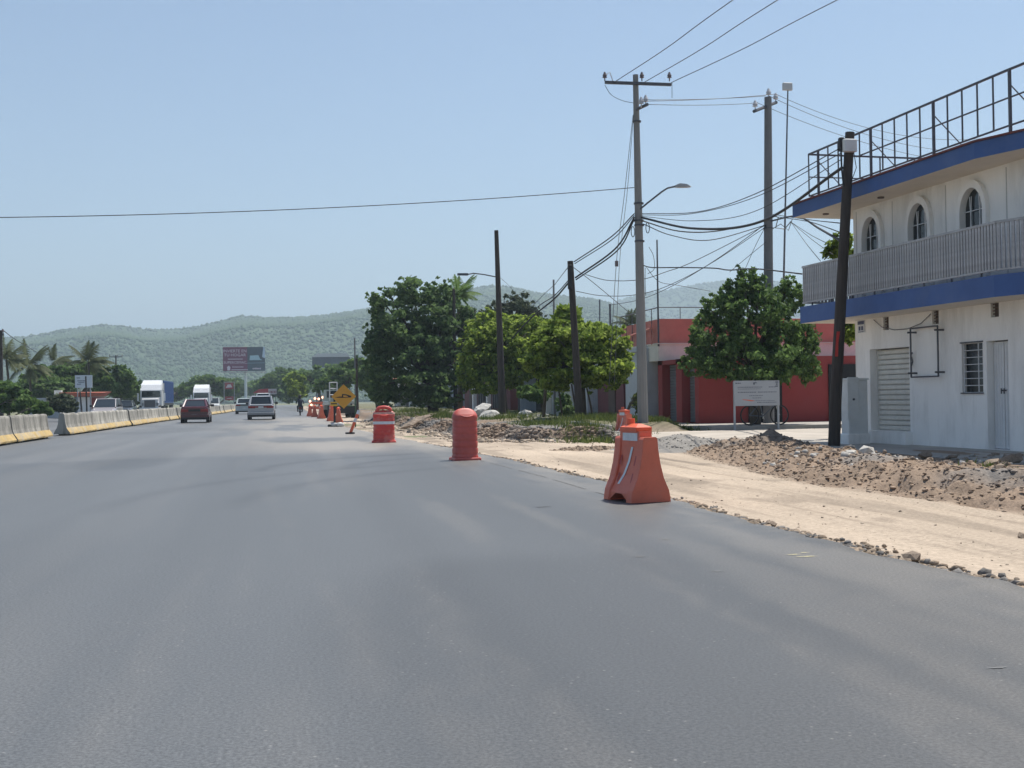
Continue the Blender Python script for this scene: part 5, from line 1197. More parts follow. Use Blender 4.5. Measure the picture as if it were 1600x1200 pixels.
# ---- motorcyclist
mc = empty('motorcycle', (1.02, 106.0, 0)); tag(mc, 'small dark motorcycle riding away near the water barriers', 'motorcycle')
for y in (-.62, .65):
    b = MB(); n = 20; b.tube([(0, y+.30*math.cos(2*PI*k/n), .30+.30*math.sin(2*PI*k/n)) for k in range(n+1)], .05, 8, caps=False); b.build('wheel', tyre, mc)
b = MB(); b.loft([[(-.12, -.75, .62), (.12, -.75, .62), (.1, -.75, .76), (-.1, -.75, .76)], [(-.14, 0, .55), (.14, 0, .55), (.13, 0, .76), (-.13, 0, .76)], [(-.15, .35, .6), (.15, .35, .6), (.12, .35, .92), (-.12, .35, .92)]]); b.build('body', blackp, mc)
b = MB(); b.cyl((0, .65, .3), (0, .45, .95), .03, .03, 6); b.tube([(-.36, .35, 1.02), (-.15, .43, .98), (.15, .43, .98), (.36, .35, 1.02)], .016, 6); b.build('fork_and_handlebar', steel, mc)
b = MB(); b.bevbox(-.12, .12, -.3, .4, .25, .55, .03); b.cyl((.16, .2, .3), (.18, -.7, .34), .045, .045, 8); b.build('engine', mat('engine_metal', (.12, .12, .12), .4, metal=.6), mc)
b = MB(); b.box(-.08, .08, -.80, -.76, .55, .68); b.build('tail_light', lampr, mc); b = MB(); b.box(-.09, .09, -.86, -.845, .36, .48); b.build('licence_plate', plate, mc)
def skin_body(name, verts, edges, rad, m, root):
    me = bpy.data.meshes.new(name); me.from_pydata(verts, edges, []); o = bpy.data.objects.new(name, me); COL.objects.link(o)
    md = o.modifiers.new('skin', 'SKIN'); md.use_smooth_shade = True
    sv = me.skin_vertices[0].data
    for i, r_ in enumerate(rad): sv[i].radius = (r_, r_); sv[i].use_root = (i == root)
    s2 = o.modifiers.new('sub', 'SUBSURF'); s2.levels = 1; s2.render_levels = 1
    dg = bpy.context.evaluated_depsgraph_get(); me2 = bpy.data.meshes.new_from_object(o.evaluated_get(dg)); bpy.data.objects.remove(o)
    me2.materials.clear(); me2.materials.append(m)
    for p in me2.polygons: p.use_smooth = True; p.material_index = 0
    o = bpy.data.objects.new(name, me2); COL.objects.link(o); return o
cloth = mat('dark_navy_clothes', (.025, .03, .045), .9, .2, 6); skinm = mat('skin', (.28, .16, .11), .6)
V_ = [(0, -.2, .84), (0, -.18, 1.05), (0, -.12, 1.27), (0, -.06, 1.40), (0, -.03, 1.47), (0, -.02, 1.60),
      (-.19, -.10, 1.33), (-.30, .08, 1.12), (-.33, .30, 1.05), (.19, -.10, 1.33), (.30, .08, 1.12), (.33, .30, 1.05),
      (-.11, -.15, .80), (-.22, .28, .78), (-.20, .12, .38), (-.20, .28, .33), (.11, -.15, .80), (.22, .28, .78), (.20, .12, .38), (.20, .28, .33)]
E_ = [(0, 1), (1, 2), (2, 3), (3, 4), (4, 5), (2, 6), (6, 7), (7, 8), (2, 9), (9, 10), (10, 11), (0, 12), (12, 13), (13, 14), (14, 15), (0, 16), (16, 17), (17, 18), (18, 19)]
Rd = [.15, .15, .16, .07, .055, .08, .075, .055, .038, .075, .055, .038, .10, .075, .055, .05, .10, .075, .055, .05]
per = skin_body('person', V_, E_, Rd, cloth, 0); per.location = (1.02, 106.0, 0); tag(per, 'person in dark clothes and helmet riding the motorcycle', 'person')
b = MB(); n = 12; c0 = Vector((0, -.02, 1.64))
b.loft([[(c0.x+.135*math.sin(PI*k/8)*math.cos(2*PI*q/n), c0.y+.155*math.sin(PI*k/8)*math.sin(2*PI*q/n), c0.z-.15*math.cos(PI*k/8)) for q in range(n)] for k in range(1, 8)]); b.build('helmet', blackp, per, True)
for sx in (-1, 1):
    hd = MB(); base = Vector((sx*.33, .30, 1.04)); hd.loft([[base+Vector((x, y, z)) for x, z in ((-.03, -.015), (.03, -.015), (.03, .02), (-.03, .02))] for y in (0, .07)])
    for k in range(4): hd.tube([base+Vector((-.026+.017*k, .065, .01)), base+Vector((-.026+.017*k, .10, .005)), base+Vector((-.026+.017*k, .105, -.03)), base+Vector((-.026+.017*k, .075, -.045))], .009, 5)
    hd.tube([base+Vector((-sx*.03, .02, 0)), base+Vector((-sx*.045, .06, -.02)), base+Vector((-sx*.03, .08, -.03))], .010, 5); hd.build('hand', skinm, per)

# ================================================================== BILLBOARDS AND SIGNS, FAR
bbY = 360
bb = empty('billboard', (W(384, 640, bbY).x, bbY, 0)); tag(bb, 'tall maroon and dark billboard on a single pale column', 'billboard')
p0_, p1_ = W(348.5, 580, bbY)-bb.location, W(414, 542, bbY)-bb.location
x0, x1, z0, z1 = p0_.x, p1_.x, p0_.z, p1_.z; Wb, Hb = x1-x0, z1-z0; zm = lambda v: z0+v*Hb; xm = lambda u: x0+u*Wb
mar = mat('billboard_maroon', (.17, .03, .085), .6, .06, .4); navy = mat('billboard_navy', (.045, .07, .10), .6, .15, .3); ltx = mat('billboard_print_white', (.62, .55, .62), .6); bbb = mat('billboard_print_blue', (.35, .52, .60), .6); bbs = mat('billboard_print_sky', (.45, .55, .68), .6)
b = MB(); b.box(xm(0), xm(1), 0, .6, zm(0), zm(1)); pn = b.build('panel', mar, bb)
def flat(nm, pts, m, y): b = MB(); b.add([(xm(u), y, zm(v)) for u, v in pts], [tuple(range(len(pts)))]); return b.build(nm, m, pn)
flat('picture', [(.58, 0), (1, 0), (1, 1), (.58, 1)], navy, -.01)
flat('picture_sky', [(.93, .58), (1, .52), (1, 1), (.96, 1)], bbs, -.02)
flat('picture_house', [(.63, .45), (.64, .64), (.84, .66), (.88, .5), (.93, .45)], bbb, -.02)
flat('picture_strip', [(.55, .32), (.99, .33), (.99, .34), (.55, .33)], bbb, -.025)
MX = Matrix.Rotation(R_(90), 4, 'X')
def btxt(s_, u, v, size, sx=1.0): text_obj('lettering', s_, size, Matrix.Translation((xm(u), -.04, zm(v))) @ MX, ltx, pn, .01, sx=sx)
btxt('INVIERTE EN', .285, .83, 1.2, .98); btxt('TU HOGAR', .285, .665, 1.15, 1.05)
btxt('SUPERCEMAC', .285, .355, 1.0, 1.05)
def btick(u0, u1, v, h_, seed):
    r = random.Random(seed); b = MB(); u = u0
    while u < u1: l_ = r.uniform(.012, .03); b.add([(xm(u), -.03, zm(v-h_)), (xm(u+l_), -.03, zm(v-h_)), (xm(u+l_), -.03, zm(v+h_*r.uniform(.3, 1))), (xm(u), -.03, zm(v+h_))], [(0, 1, 2, 3)]); u += l_+.006
    b.build('small_print', ltx, pn)
btick(.12, .46, .50, .018, 1); btick(.22, .48, .17, .016, 2); btick(.2, .56, .055, .022, 3); btick(.7, .9, .10, .035, 4)
flat('house_arrow', [(.10, .03), (.17, .03), (.17, .15), (.185, .15), (.135, .23), (.085, .15), (.10, .15)], ltx, -.03)
b = MB(); b.box(xm(-.01), xm(1.01), -.9, .5, zm(-.07), zm(-.035)); b.build('catwalk', galv, bb)
b = MB(); b.cyl((xm(.53), .7, 0), (xm(.53), .7, zm(0.1)), .42, .38, 12); b.build('column', mat('pale_column_paint', (.55, .6, .6), .6), bb)
# grey billboard seen from behind
gbY = 300; g0, g1 = W(488, 574, gbY), W(538, 552, gbY)
gb = empty('grey_billboard', (g0.x+3, gbY, 0)); tag(gb, 'dark grey billboard back with a pale top edge above the trees', 'billboard')
o_ = gb.location; b = MB(); b.box(g0.x-o_.x, g1.x-o_.x+1.2, -.2, .3, g0.z, g1.z-.9); b.build('panel', mat('billboard_back', (.10, .12, .15), .7, .2, .5), gb)
b = MB(); b.loft([[(g0.x-o_.x, -.4, g1.z-.898), (g1.x-o_.x+1.2, -.4, g1.z-.898), (g1.x-o_.x+1.2, .4, g1.z-.898), (g0.x-o_.x, .4, g1.z-.898)], [(g0.x-o_.x+1.2, -.3, g1.z), (g1.x-o_.x+.8, -.3, g1.z), (g1.x-o_.x+.8, .3, g1.z), (g0.x-o_.x+1.2, .3, g1.z)]]); b.build('top_sheet', mat('pale_sheet', (.5, .52, .53), .6), gb)
for x in (-2, 2.5, 6): b = MB(); b.cyl((x, .5, 0), (x, .5, g1.z-1), .18, .18, 8); b.build('post', steel, gb)
# two-panel red and white sign on a frame
fs = W(358.5, 640, 240); ff = empty('framed_sign', (fs.x, 240, 0)); tag(ff, 'two small red and white panels in a slim metal frame below the billboard', 'sign')
sgr = mat('dusty_red_panel', (.30, .06, .06), .6, .2, 1.5); sgw = mat('panel_white_print', (.55, .5, .5), .6)
def fz(y): return W(358, y, 240).z
for px in (350.5, 366.5): b = MB(); x = W(px, 640, 240).x-fs.x; b.cyl((x, 0, 0), (x, 0, fz(597)), .07, .07, 6); b.build('post', galv, ff)
b = MB(); b.cyl((W(350.5, 640, 240).x-fs.x, 0, fz(597)), (W(366.5, 640, 240).x-fs.x, 0, fz(597)), .06, .06, 6); b.build('top_bar', galv, ff)
for y0, y1 in ((608, 598), (625.5, 619.5)):
    xa, xb = W(352, 640, 240).x-fs.x, W(365, 640, 240).x-fs.x
    b = MB(); b.box(xa, xb, -.06, .02, fz(y0), fz(y1)); p_ = b.build('panel', sgr, ff)
    b = MB(); b.add([(xa+.15, -.07, fz(y0)+.25), (xb-.2, -.07, fz(y0)+.35), (xb-.5, -.07, fz(y1)-.3), (xa+.5, -.07, fz(y1)-.35)], [(0, 1, 2, 3)]); b.build('print', sgw, p_)
# red canopy and small white sign
rc_ = W(408, 640, 255); cn = empty('red_canopy', (rc_.x, 255, 0)); tag(cn, 'low red canopy roof in front of the far trees', 'canopy')
za, zb_ = W(408, 614, 255).z, W(408, 607.5, 255).z
b = MB(); b.loft([[(-1.6, -1.5, za), (1.6, -1.5, za), (1.6, 1.5, za), (-1.6, 1.5, za)], [(-.4, -1.5, zb_-.1), (1.4, -1.5, zb_), (1.4, 1.5, zb_), (-.4, 1.5, zb_-.1)]]); b.build('roof', mat('canopy_red', (.36, .04, .045), .6), cn)
for x in (-1.3, 1.3): b = MB(); b.cyl((x, 0, 0), (x, 0, za), .08, .08, 6); b.build('post', galv, cn)
ws = W(426, 640, 215); wsn = empty('roadside_sign', (ws.x, 215, 0)); tag(wsn, 'small white sign with dark red lettering on one post', 'sign')
za, zb_ = W(426, 616, 215).z, W(426, 607.5, 215).z
b = MB(); b.box(-.72, .72, -.05, .05, za, zb_); p_ = b.build('panel', sgw, wsn)
b = MB()
for k, u in enumerate((-.52, -.18, .16, .48)):
    c = (u, (za+zb_)/2-.08); s_ = .15
    for a0, a1 in ((0, 1), (1, 2), (2, 3), (3, 0)):
        q = [(-s_*.8, -s_), (s_*.8, -s_), (s_*.8, s_), (-s_*.8, s_)]; 
        if k == 1: q = [(-s_*.8, -s_), (s_*.8, s_), (-s_*.8, s_), (s_*.8, -s_)]
        b.cyl((c[0]+q[a0][0], -.06, c[1]+q[a0][1]), (c[0]+q[a1][0], -.06, c[1]+q[a1][1]), .03, .03, 4)
b.build('lettering', mat('sign_dark_red', (.20, .03, .04), .6), p_)
b = MB(); b.cyl((.55, .1, 0), (.55, .1, za+.2), .07, .07, 6); b.build('post', steel, wsn)

# ================================================================== LEFT SIDE: SMALL BUILDING AND SIGN
lh = W(130, 640, 112); hb = empty('roadside_shop', (lh.x, 112, 0)); tag(hb, 'low white roadside shop with an orange red roof edge', 'building')
def hx(px): return W(px, 630, 112).x-lh.x
def hz(py): return W(110, py, 112).z
b = MB(); b.box(hx(97), hx(143), 0, 5, 0, hz(621)); b.build('wall', white, hb)
b = MB(); b.box(hx(143)+.01, hx(150), -.1, 5, 0, hz(621)); b.build('red_wall', mat('brick_red_paint', (.25, .05, .045), .8), hb)
b = MB(); b.loft([[(hx(94), -.5, hz(620)), (hx(150), -.5, hz(620)), (hx(150), 5.2, hz(620)), (hx(94), 5.2, hz(620))], [(hx(94), -.6, hz(613)), (hx(162), -.6, hz(614)), (hx(162), 5.2, hz(612)), (hx(94), 5.2, hz(612))]]); b.build('roof', mat('orange_red_roof', (.45, .12, .07), .8, .25, .8), hb)
b = MB(); b.box(hx(112), hx(122), -.03, -.012, .2, 2.0); b.build('door', bluegrey, hb)
gw = empty('low_grey_house', (W(63, 640, 116).x, 116, 0)); tag(gw, 'low grey blue house between the left bushes', 'building')
b = MB(); b.box(-1.3, 1.7, 0, 4, 0, W(63, 624, 116).z); b.build('wall', greyw, gw); b = MB(); b.box(-1.5, 1.9, -.2, 4.2, W(63, 624, 116).z+.002, W(63, 624, 116).z+.12); b.build('roof', greyw, gw)
b = MB(); zt = W(63, 624, 116).z+.122; b.cyl((1.3, 1.5, zt), (1.3, 1.5, zt+.7), .38, .36, 14); b.build('water_tank', cream, gw)
sp = W(131, 640, 106); ss = empty('shop_sign', (sp.x, 106, 0)); tag(ss, 'white sign panel with faint lettering above the roadside shop', 'sign')
a_, c_ = W(117.5, 606, 106)-ss.location, W(144, 586, 106)-ss.location
b = MB(); b.box(a_.x, c_.x, -.06, .06, a_.z, c_.z); p_ = b.build('panel', mat('sign_panel_white', (.6, .63, .66), .6, .06, 2), ss)
b = MB()
for v, u0, u1 in ((.78, .1, .3), (.55, .14, .55), (.42, .2, .5), (.28, .12, .35)):
    z = a_.z+(c_.z-a_.z)*v; u = u0
    while u < u1: b.add([(a_.x+(c_.x-a_.x)*u, -.065, z-.04), (a_.x+(c_.x-a_.x)*(u+.035), -.065, z-.04), (a_.x+(c_.x-a_.x)*(u+.035), -.065, z+.04), (a_.x+(c_.x-a_.x)*u, -.065, z+.04)], [(0, 1, 2, 3)]); u += .05
b.build('faint_lettering', inkm, p_)
for px in (121, 125, 141): b = MB(); x = W(px, 620, 106).x-sp.x; b.cyl((x, .1, 0), (x, .1, a_.z+.4), .05, .05, 6); b.build('post', galv, ss)
pole('utility_pole', 'dark slim post before the white shop sign', (W(136, 640, 100).x, 100, 0), W(134, 588, 100), .07, .06, pole_d, 6)
pole('utility_pole', 'dark leaning short post left of the shop door', (W(129, 640, 101).x, 101, 0), W(125, 612, 101), .06, .06, pole_d, 6)

# ================================================================== TREES
bark = mat('grey_brown_bark', (.085, .07, .055), .95, .35, 6, bump=.5, bscale=14, stretch=(2, 2, .4))
bark_d = mat('dark_bark', (.04, .033, .028), .95, .35, 6, bump=.4, bscale=14)
G_DARK = leaf_mat('leaf_dark', (.06, .11, .048), (.18, .27, .09), .55)
G_MID = leaf_mat('leaf_mid', (.055, .11, .036), (.19, .285, .08), .48)
G_LIME = leaf_mat('leaf_lime', (.09, .15, .026), (.40, .50, .095), .52)
G_GREY = leaf_mat('leaf_grey', (.045, .060, .035), (.13, .155, .085), .2)
G_OLIVE = leaf_mat('leaf_olive', (.05, .075, .022), (.15, .18, .055), .25)
def leaves(lobes, n, size, seed, clump=.28, shell=.55, elong=1.7, tdrop=0.0):
    """lobes: list of (center, (rx,ry,rz), weight) in local space -> verts, quads, tint"""
    rg = np.random.RandomState(seed); Vs = []; Ts = []
    tot = sum(l[2] for l in lobes)
    for c, r, w_ in lobes:
        m = max(8, int(n*w_/tot)); rm = (r[0]+r[1]+r[2])/3; nc = max(6, int(9/(clump**2)*.30))
        d = rg.normal(size=(nc, 3)); d /= np.linalg.norm(d, axis=1)[:, None]
        rad = shell+(1.06-shell)*rg.rand(nc)**.6; cs = .45+.95*rg.rand(nc)
        cc = d*rad[:, None]*np.array(r)*(1-clump*.55)
        ns = max(4, nc//4); rad[:ns] = 1.0+.32*rg.rand(ns)**1.5; cs[:ns] = .28+.25*rg.rand(ns); cc = d*rad[:, None]*np.array(r)*(1-clump*.55)   # shoots beyond the outline
        ct = rg.rand(nc)
        pr = cs**1.5; pr /= pr.sum(); k = rg.choice(nc, m, p=pr)
        q = rg.normal(size=(m, 3))*.5; ln = np.linalg.norm(q, axis=1)[:, None]; q = q*np.minimum(1, 1.25/np.maximum(ln, 1e-6))
        p = cc[k]+q*np.array(r)*clump*cs[k][:, None]*np.array([1, 1, .75])
        nrm = q*.5+d[k]*.3+np.array([0, 0, .35])+rg.normal(size=(m, 3))*.85
        nrm /= np.linalg.norm(nrm, axis=1)[:, None]
        t = np.cross(nrm, rg.normal(size=(m, 3))); t /= np.linalg.norm(t, axis=1)[:, None]
        bt = np.cross(nrm, t)
        s_ = size*(.6+.8*rg.rand(m))[:, None]
        p = p+np.array(c)
        droop = np.array([0, 0, -1.0])*tdrop
        a = p-t*s_*.5*elong; b_ = p+bt*s_*.5; c2 = p+t*s_*.5*elong+droop*s_; d2 = p-bt*s_*.5
        Vs.append(np.stack([a, b_, c2, d2], 1).reshape(-1, 3)); Ts.append(np.clip(.40*ct[k]+.75*rg.rand(m)**1.3-.08, 0, 1))
    V = np.concatenate(Vs); T = np.concatenate(Ts)
    return V, np.arange(len(V)).reshape(-1, 4), T
def lobe(base, px, py, rx, ry, Y, dep=None, w_=None):
    c = W(px, py, Y); r = (W(px+rx, py, Y)-c).length; rz = abs(W(px, py-ry, Y).z-c.z); c = c-Vector(base)
    dp = dep if dep is not None else r*.85
    return ((c.x, c.y, c.z), (r, dp, rz), w_ or r*rz)
def tree(name, lab, base, lobes, n, size, lm, seed, tr=.15, fork=.45, bm_=None, clump=.28, shell=.5, cat='tree', group=None, elong=1.7, tdrop=.0, lean=(0, 0), limbs=10, crown='crown'):
    t = empty(name, base); tag(t, lab, cat, group); bm_ = bm_ or bark; r = random.Random(seed)
    L_ = [lobe(base, *l) for l in lobes]
    zmin = min(c[2]-rr[2] for c, rr, _ in L_); cm = sum((Vector(c)*w_ for c, _, w_ in L_), Vector())/sum(w_ for *_, w_ in L_)
    fz_ = max(.3, zmin+(cm.z-zmin)*fork)
    b = MB(); fk = Vector((cm.x*.35+lean[0], cm.y*.35+lean[1], fz_))
    b.tube([(0, 0, -.25), fk*.5+Vector((r.uniform(-.05, .05), 0, 0)), fk], [tr*1.25, tr, tr*.8], 8); b.build('trunk', bm_, t, True)
    b = MB()
    for k in range(limbs):
        c, rr, _ = L_[k % len(L_)]; d = Vector((r.gauss(0, 1), r.gauss(0, 1), abs(r.gauss(.4, .8)))).normalized()
        e = Vector(c)+Vector((d.x*rr[0], d.y*rr[1], d.z*rr[2]))*.8; m = fk.lerp(e, .5)+Vector((0, 0, .08*(e-fk).length))
        b.tube([fk*.92, m, e], [tr*.45, tr*.28, tr*.08], 5)
    b.build('limbs', bm_, t, True)
    V, Q, T = leaves(L_, n, size, seed, clump, shell, elong, tdrop)
    np_mesh(crown, V, Q, lm, tint=T, parent=t)
    return t
# --- right side, near to far
FI = (15.75, 39.5, .15)
tree('leafy_tree', 'dense leafy tree hiding the corner of the red building', FI, [(1175, 500, 56, 60, 39.5), (1120, 535, 48, 52, 39.3), (1228, 530, 46, 54, 39.6), (1180, 560, 70, 42, 38.9), (1105, 568, 42, 22, 39.1), (1258, 565, 24, 36, 39.3), (1165, 448, 30, 30, 39.7), (1235, 462, 22, 30, 40.0), (1125, 488, 34, 32, 39.8), (1215, 585, 22, 24, 38.6), (1195, 575, 22, 30, 38.4)], 28000, .092, G_MID, 11, .17, clump=.19, shell=.45, tdrop=.5, limbs=22)
tree('round_tree', 'round bright green tree around the leaning pole', (10.9, 44.6, .3), [(905, 535, 66, 34, 44.6), (945, 540, 42, 36, 44.9), (860, 540, 36, 30, 44.4), (910, 575, 74, 26, 44.2), (965, 565, 22, 34, 44.8), (842, 562, 28, 26, 44.3), (885, 520, 44, 24, 44.8), (935, 592, 40, 20, 44), (870, 592, 34, 20, 44)], 30000, .10, G_LIME, 12, .16, clump=.19, limbs=18)
tree('broad_leaf_shrub', 'bright broad leaved shrub peeking over the round tree', (10.0, 47.5, .3), [(888, 497, 22, 16, 47.5)], 500, .34, G_LIME, 13, .06, clump=.4, cat='shrub', limbs=4)
tree('lime_tree', 'yellow green tree behind the tall dark pole', (10.9, 61.5, .3), [(790, 535, 54, 38, 61.5), (830, 522, 36, 28, 62), (752, 552, 36, 40, 61), (735, 585, 24, 24, 60.6), (800, 580, 40, 26, 61), (762, 515, 36, 28, 62), (805, 508, 30, 20, 62.5), (760, 600, 30, 16, 60.5), (815, 555, 34, 26, 61)], 30000, .13, G_LIME, 14, .18, clump=.19, limbs=16)
tree('low_garden_shrub', 'low leafy shrub before the dark carport', (12.2, 58.0, .3), [(828, 612, 22, 10, 58), (845, 618, 16, 10, 57.6)], 2200, .17, G_MID, 15, .05, cat='shrub', limbs=4)
tree('feathery_tree', 'feathery grey green tree rising behind the yellow green tree', (15.5, 84, .3), [(805, 485, 34, 30, 84), (775, 500, 26, 26, 84), (835, 500, 20, 20, 85)], 7000, .12, G_GREY, 16, .2, clump=.16, shell=.2, elong=2.5, limbs=26)
DK = (9.0, 76, .25)
tree('big_dark_tree', 'big dark dense tree standing beside the road', DK, [(640, 545, 66, 48, 76), (700, 535, 55, 55, 77), (600, 560, 32, 50, 75.5), (650, 600, 70, 30, 75.2), (610, 480, 42, 34, 76.5), (650, 458, 40, 26, 77), (735, 500, 26, 36, 77), (720, 570, 40, 40, 76), (588, 540, 24, 46, 75.5), (680, 500, 40, 36, 76.5), (690, 462, 32, 28, 77.5), (620, 520, 40, 40, 75.8), (670, 620, 50, 20, 75), (600, 610, 26, 24, 75.2), (745, 545, 24, 40, 77)], 42000, .15, G_DARK, 17, .3, clump=.19, shell=.42, limbs=24, bm_=bark_d)
tree('roadside_tree', 'slim leafy tree beside the tiled porch house', (8.6, 118, .2), [(574, 590, 18, 26, 118), (590, 612, 14, 16, 117)], 5000, .26, G_MID, 18, .16, limbs=6)
tree('roadside_tree', 'spreading tree behind the diamond sign', (7.2, 150, .1), [(535, 590, 30, 18, 150), (555, 580, 22, 24, 152), (510, 602, 22, 14, 149)], 7000, .34, G_MID, 19, .25, limbs=8)
tree('roadside_tree', 'dark tree under the grey billboard', (5.5, 210, 0), [(490, 592, 36, 18, 210), (520, 585, 26, 18, 212), (465, 600, 24, 20, 208)], 8000, .45, G_DARK, 20, .3, limbs=8)
tree('roadside_tree', 'pale yellow green young tree at the far end of the works', (1.8, 175, 0), [(461, 598, 16, 16, 175), (464, 612, 14, 12, 174)], 3500, .32, G_LIME, 21, .18, limbs=6)
tree('far_tree', 'dark far tree behind the red canopy', (-4, 275, 0), [(440, 592, 26, 22, 275), (420, 602, 22, 18, 273), (455, 615, 20, 14, 272)], 6000, .6, G_DARK, 22, .3, limbs=6)
tree('far_tree', 'broad far tree behind the framed sign', (-22, 390, 0), [(395, 612, 26, 16, 390), (372, 610, 24, 18, 388)], 5000, .6, G_MID, 23, .3, limbs=6)
tree('far_tree', 'broad far tree crown behind the second white lorry', (-26, 255, 0), [(330, 600, 34, 15, 255), (302, 608, 24, 14, 254), (355, 606, 20, 14, 256)], 7500, .5, G_MID, 24, .3, limbs=8)
tree('far_tree', 'far tree gap filler right of the blue container', (-34, 290, 0), [(278, 615, 20, 10, 290), (255, 618, 14, 10, 292)], 2500, .6, G_OLIVE, 25, .3, limbs=5)
# --- left side
LB = 'bushes and trees beyond the opposite carriageway'
tree('left_tree', 'green tree right of the white shop sign', (-24, 140, 0), [(180, 592, 30, 22, 140), (160, 602, 24, 20, 139), (196, 602, 26, 16, 141)], 8000, .30, G_MID, 31, .22, limbs=8, group=LB)
tree('left_tree', 'wide green tree behind the palms', (-32, 142, 0), [(80, 590, 40, 22, 142), (115, 588, 34, 22, 143), (55, 600, 30, 20, 141), (140, 585, 26, 18, 143)], 12000, .30, G_MID, 32, .25, limbs=10, group=LB)
tree('left_tree', 'dark low tree behind the grey blue house', (-30, 128, 0), [(45, 612, 34, 14, 128), (85, 610, 30, 14, 128)], 6000, .28, G_DARK, 33, .2, limbs=6, group=LB)
tree('left_bush', 'bright green bush at the left edge behind the barriers', (-19.5, 84, 0), [(20, 622, 30, 22, 84), (45, 632, 26, 14, 83), (5, 615, 20, 18, 85)], 9000, .19, G_MID, 34, .08, cat='bush', group=LB, limbs=6)
tree('left_bush', 'low grey green bush before the white shop', (-19, 92, 0), [(95, 630, 22, 14, 92), (108, 634, 16, 10, 91)], 4500, .18, G_GREY, 35, .07, cat='bush', group=LB, limbs=6)
tree('left_bush', 'small bush showing in the gap of the barriers', (-17, 78, 0), [(66, 640, 16, 12, 78)], 2200, .17, G_MID, 36, .05, cat='bush', group=LB, limbs=4)
tree('left_bush', 'pale olive thicket left of the container lorry', (-30, 190, 0), [(205, 620, 20, 12, 190), (190, 615, 14, 10, 191)], 3500, .40, G_OLIVE, 37, .1, cat='bush', group=LB, limbs=4)
bt = empty('bare_tree', (W(205, 640, 150).x-2, 150, 0)); tag(bt, 'half bare dark branched tree left of the container lorry', 'tree', LB)
b = MB(); r = random.Random(5)
def branch(p, d, ln, rad, dep):
    q = p+d*ln; b.tube([p, p.lerp(q, .5)+Vector((r.uniform(-.1, .1), 0, r.uniform(-.05, .1)))*ln*.4, q], [rad, rad*.8, rad*.6], 5)
    if dep == 0: return
    for k in range(3): branch(q, (d+Vector((r.uniform(-.7, .9), r.uniform(-.5, .5), r.uniform(-.2, .6)))).normalized(), ln*r.uniform(.55, .8), rad*.6, dep-1)
branch(Vector((0, 0, 0)), Vector((.15, 0, 1)).normalized(), 1.6, .22, 4); b.build('trunk', bark_d, bt)
# --- palms
def palm(name, lab, base, top_px, top_py, Y, fr_len, n, seed, wind=.5, lm=G_GREY, tr=.13, group='coconut palms on the left', fan=False):
    top = W(top_px, top_py, Y); t = empty(name, base); tag(t, lab, 'palm tree', group); tp = top-Vector(base); r = random.Random(seed)
    b = MB(); b.tube([(0, 0, -.2), tp*.35+Vector((.12, 0, 0)), tp*.7+Vector((.1, 0, 0)), tp], [tr*1.4, tr, tr*.85, tr*.8], 8); b.build('trunk', bark, t, True)
    for k in range(n):
        a = 2*PI*k/n*1.0+r.uniform(-.3, .3); el = r.uniform(-.15, 1.25) if not fan else r.uniform(-.5, 1.3)
        d = Vector((math.cos(a)*math.cos(el)+wind*.35, math.sin(a)*math.cos(el), math.sin(el)+.1)).normalized(); ln = fr_len*r.uniform(.8, 1.1)
        V = []; Q = []; T = []; p = Vector(tp); dd = d.copy(); N_ = 16
        prev = p.copy(); pts = [p.copy()]
        for i in range(N_):
            dd = (dd+Vector((wind*.035, 0, -.085*(1.15-.5*el)))).normalized(); p = p+dd*ln/N_; pts.append(p.copy())
        side = dd.cross(Vector((0, 0, 1)))
        side = d.cross(Vector((0, 0, 1))); side = side.normalized() if side.length > .01 else Vector((1, 0, 0))
        def quad(a_, b_, c_, d_, tt): 
            i0 = len(V); V.extend([tuple(a_), tuple(b_), tuple(c_), tuple(d_)]); Q.append((i0, i0+1, i0+2, i0+3)); T.append(tt)
        tt0 = r.random()*.6
        for i in range(N_):
            w_ = .03*(1-i/N_)+.01; quad(pts[i]-side*w_, pts[i]+side*w_, pts[i+1]+side*w_*.8, pts[i+1]-side*w_*.8, .8)
            if i < 2: continue
            lf = fr_len*.30*math.sin(PI*min(1, (i+1)/N_*.8+.15)); dirv = (pts[i+1]-pts[i]).normalized()
            for sd in (-1, 1):
                for h_ in (0, .33, .66):
                    o_ = pts[i].lerp(pts[i+1], h_); e_ = o_+(side*sd*.62+dirv*.55+Vector((0, 0, -.5-.2*r.random()))).normalized()*lf*r.uniform(.8, 1.1)
                    wv = dirv*fr_len*.013; quad(o_-wv, o_+wv, e_+wv*.3, e_-wv*.3, min(1, tt0+.4*r.random()))
        np_mesh('frond', np.array(V), np.array(Q), lm, tint=T, parent=t)
    return t
P_M = leaf_mat('palm_leaf', (.040, .055, .022), (.145, .165, .075), .2)
palm('palm_tree', 'tall palm at the left frame edge', (W(13, 640, 122).x, 122, 0), 10, 562, 122, 2.6, 17, 41, .5, P_M)
palm('palm_tree', 'palm with a drooping yellow frond, second from the left', (W(46, 640, 126).x, 126, 0), 45, 572, 126, 2.9, 16, 42, .4, P_M)
palm('palm_tree', 'windblown palm, third from the left', (W(86, 640, 150).x, 150, 0), 86, 566, 150, 2.5, 15, 43, 1.0, P_M)
palm('palm_tree', 'palm behind the white shop sign, rightmost of the four', (W(138, 640, 138).x, 138, 0), 138, 566, 138, 2.9, 16, 44, .8, P_M)
palm('fan_palm', 'palm crown on top of the big dark tree', (W(718, 640, 80).x, 80, .3), 716, 462, 80, 1.75, 22, 45, .2, G_MID, .16, 'palms along the right side', True)
palm('fan_palm', 'small grey palm crown left of the concrete pole', (W(988, 640, 66).x, 66, .3), 985, 508, 66, 1.15, 18, 46, .1, G_GREY, .12, 'palms along the right side', True)
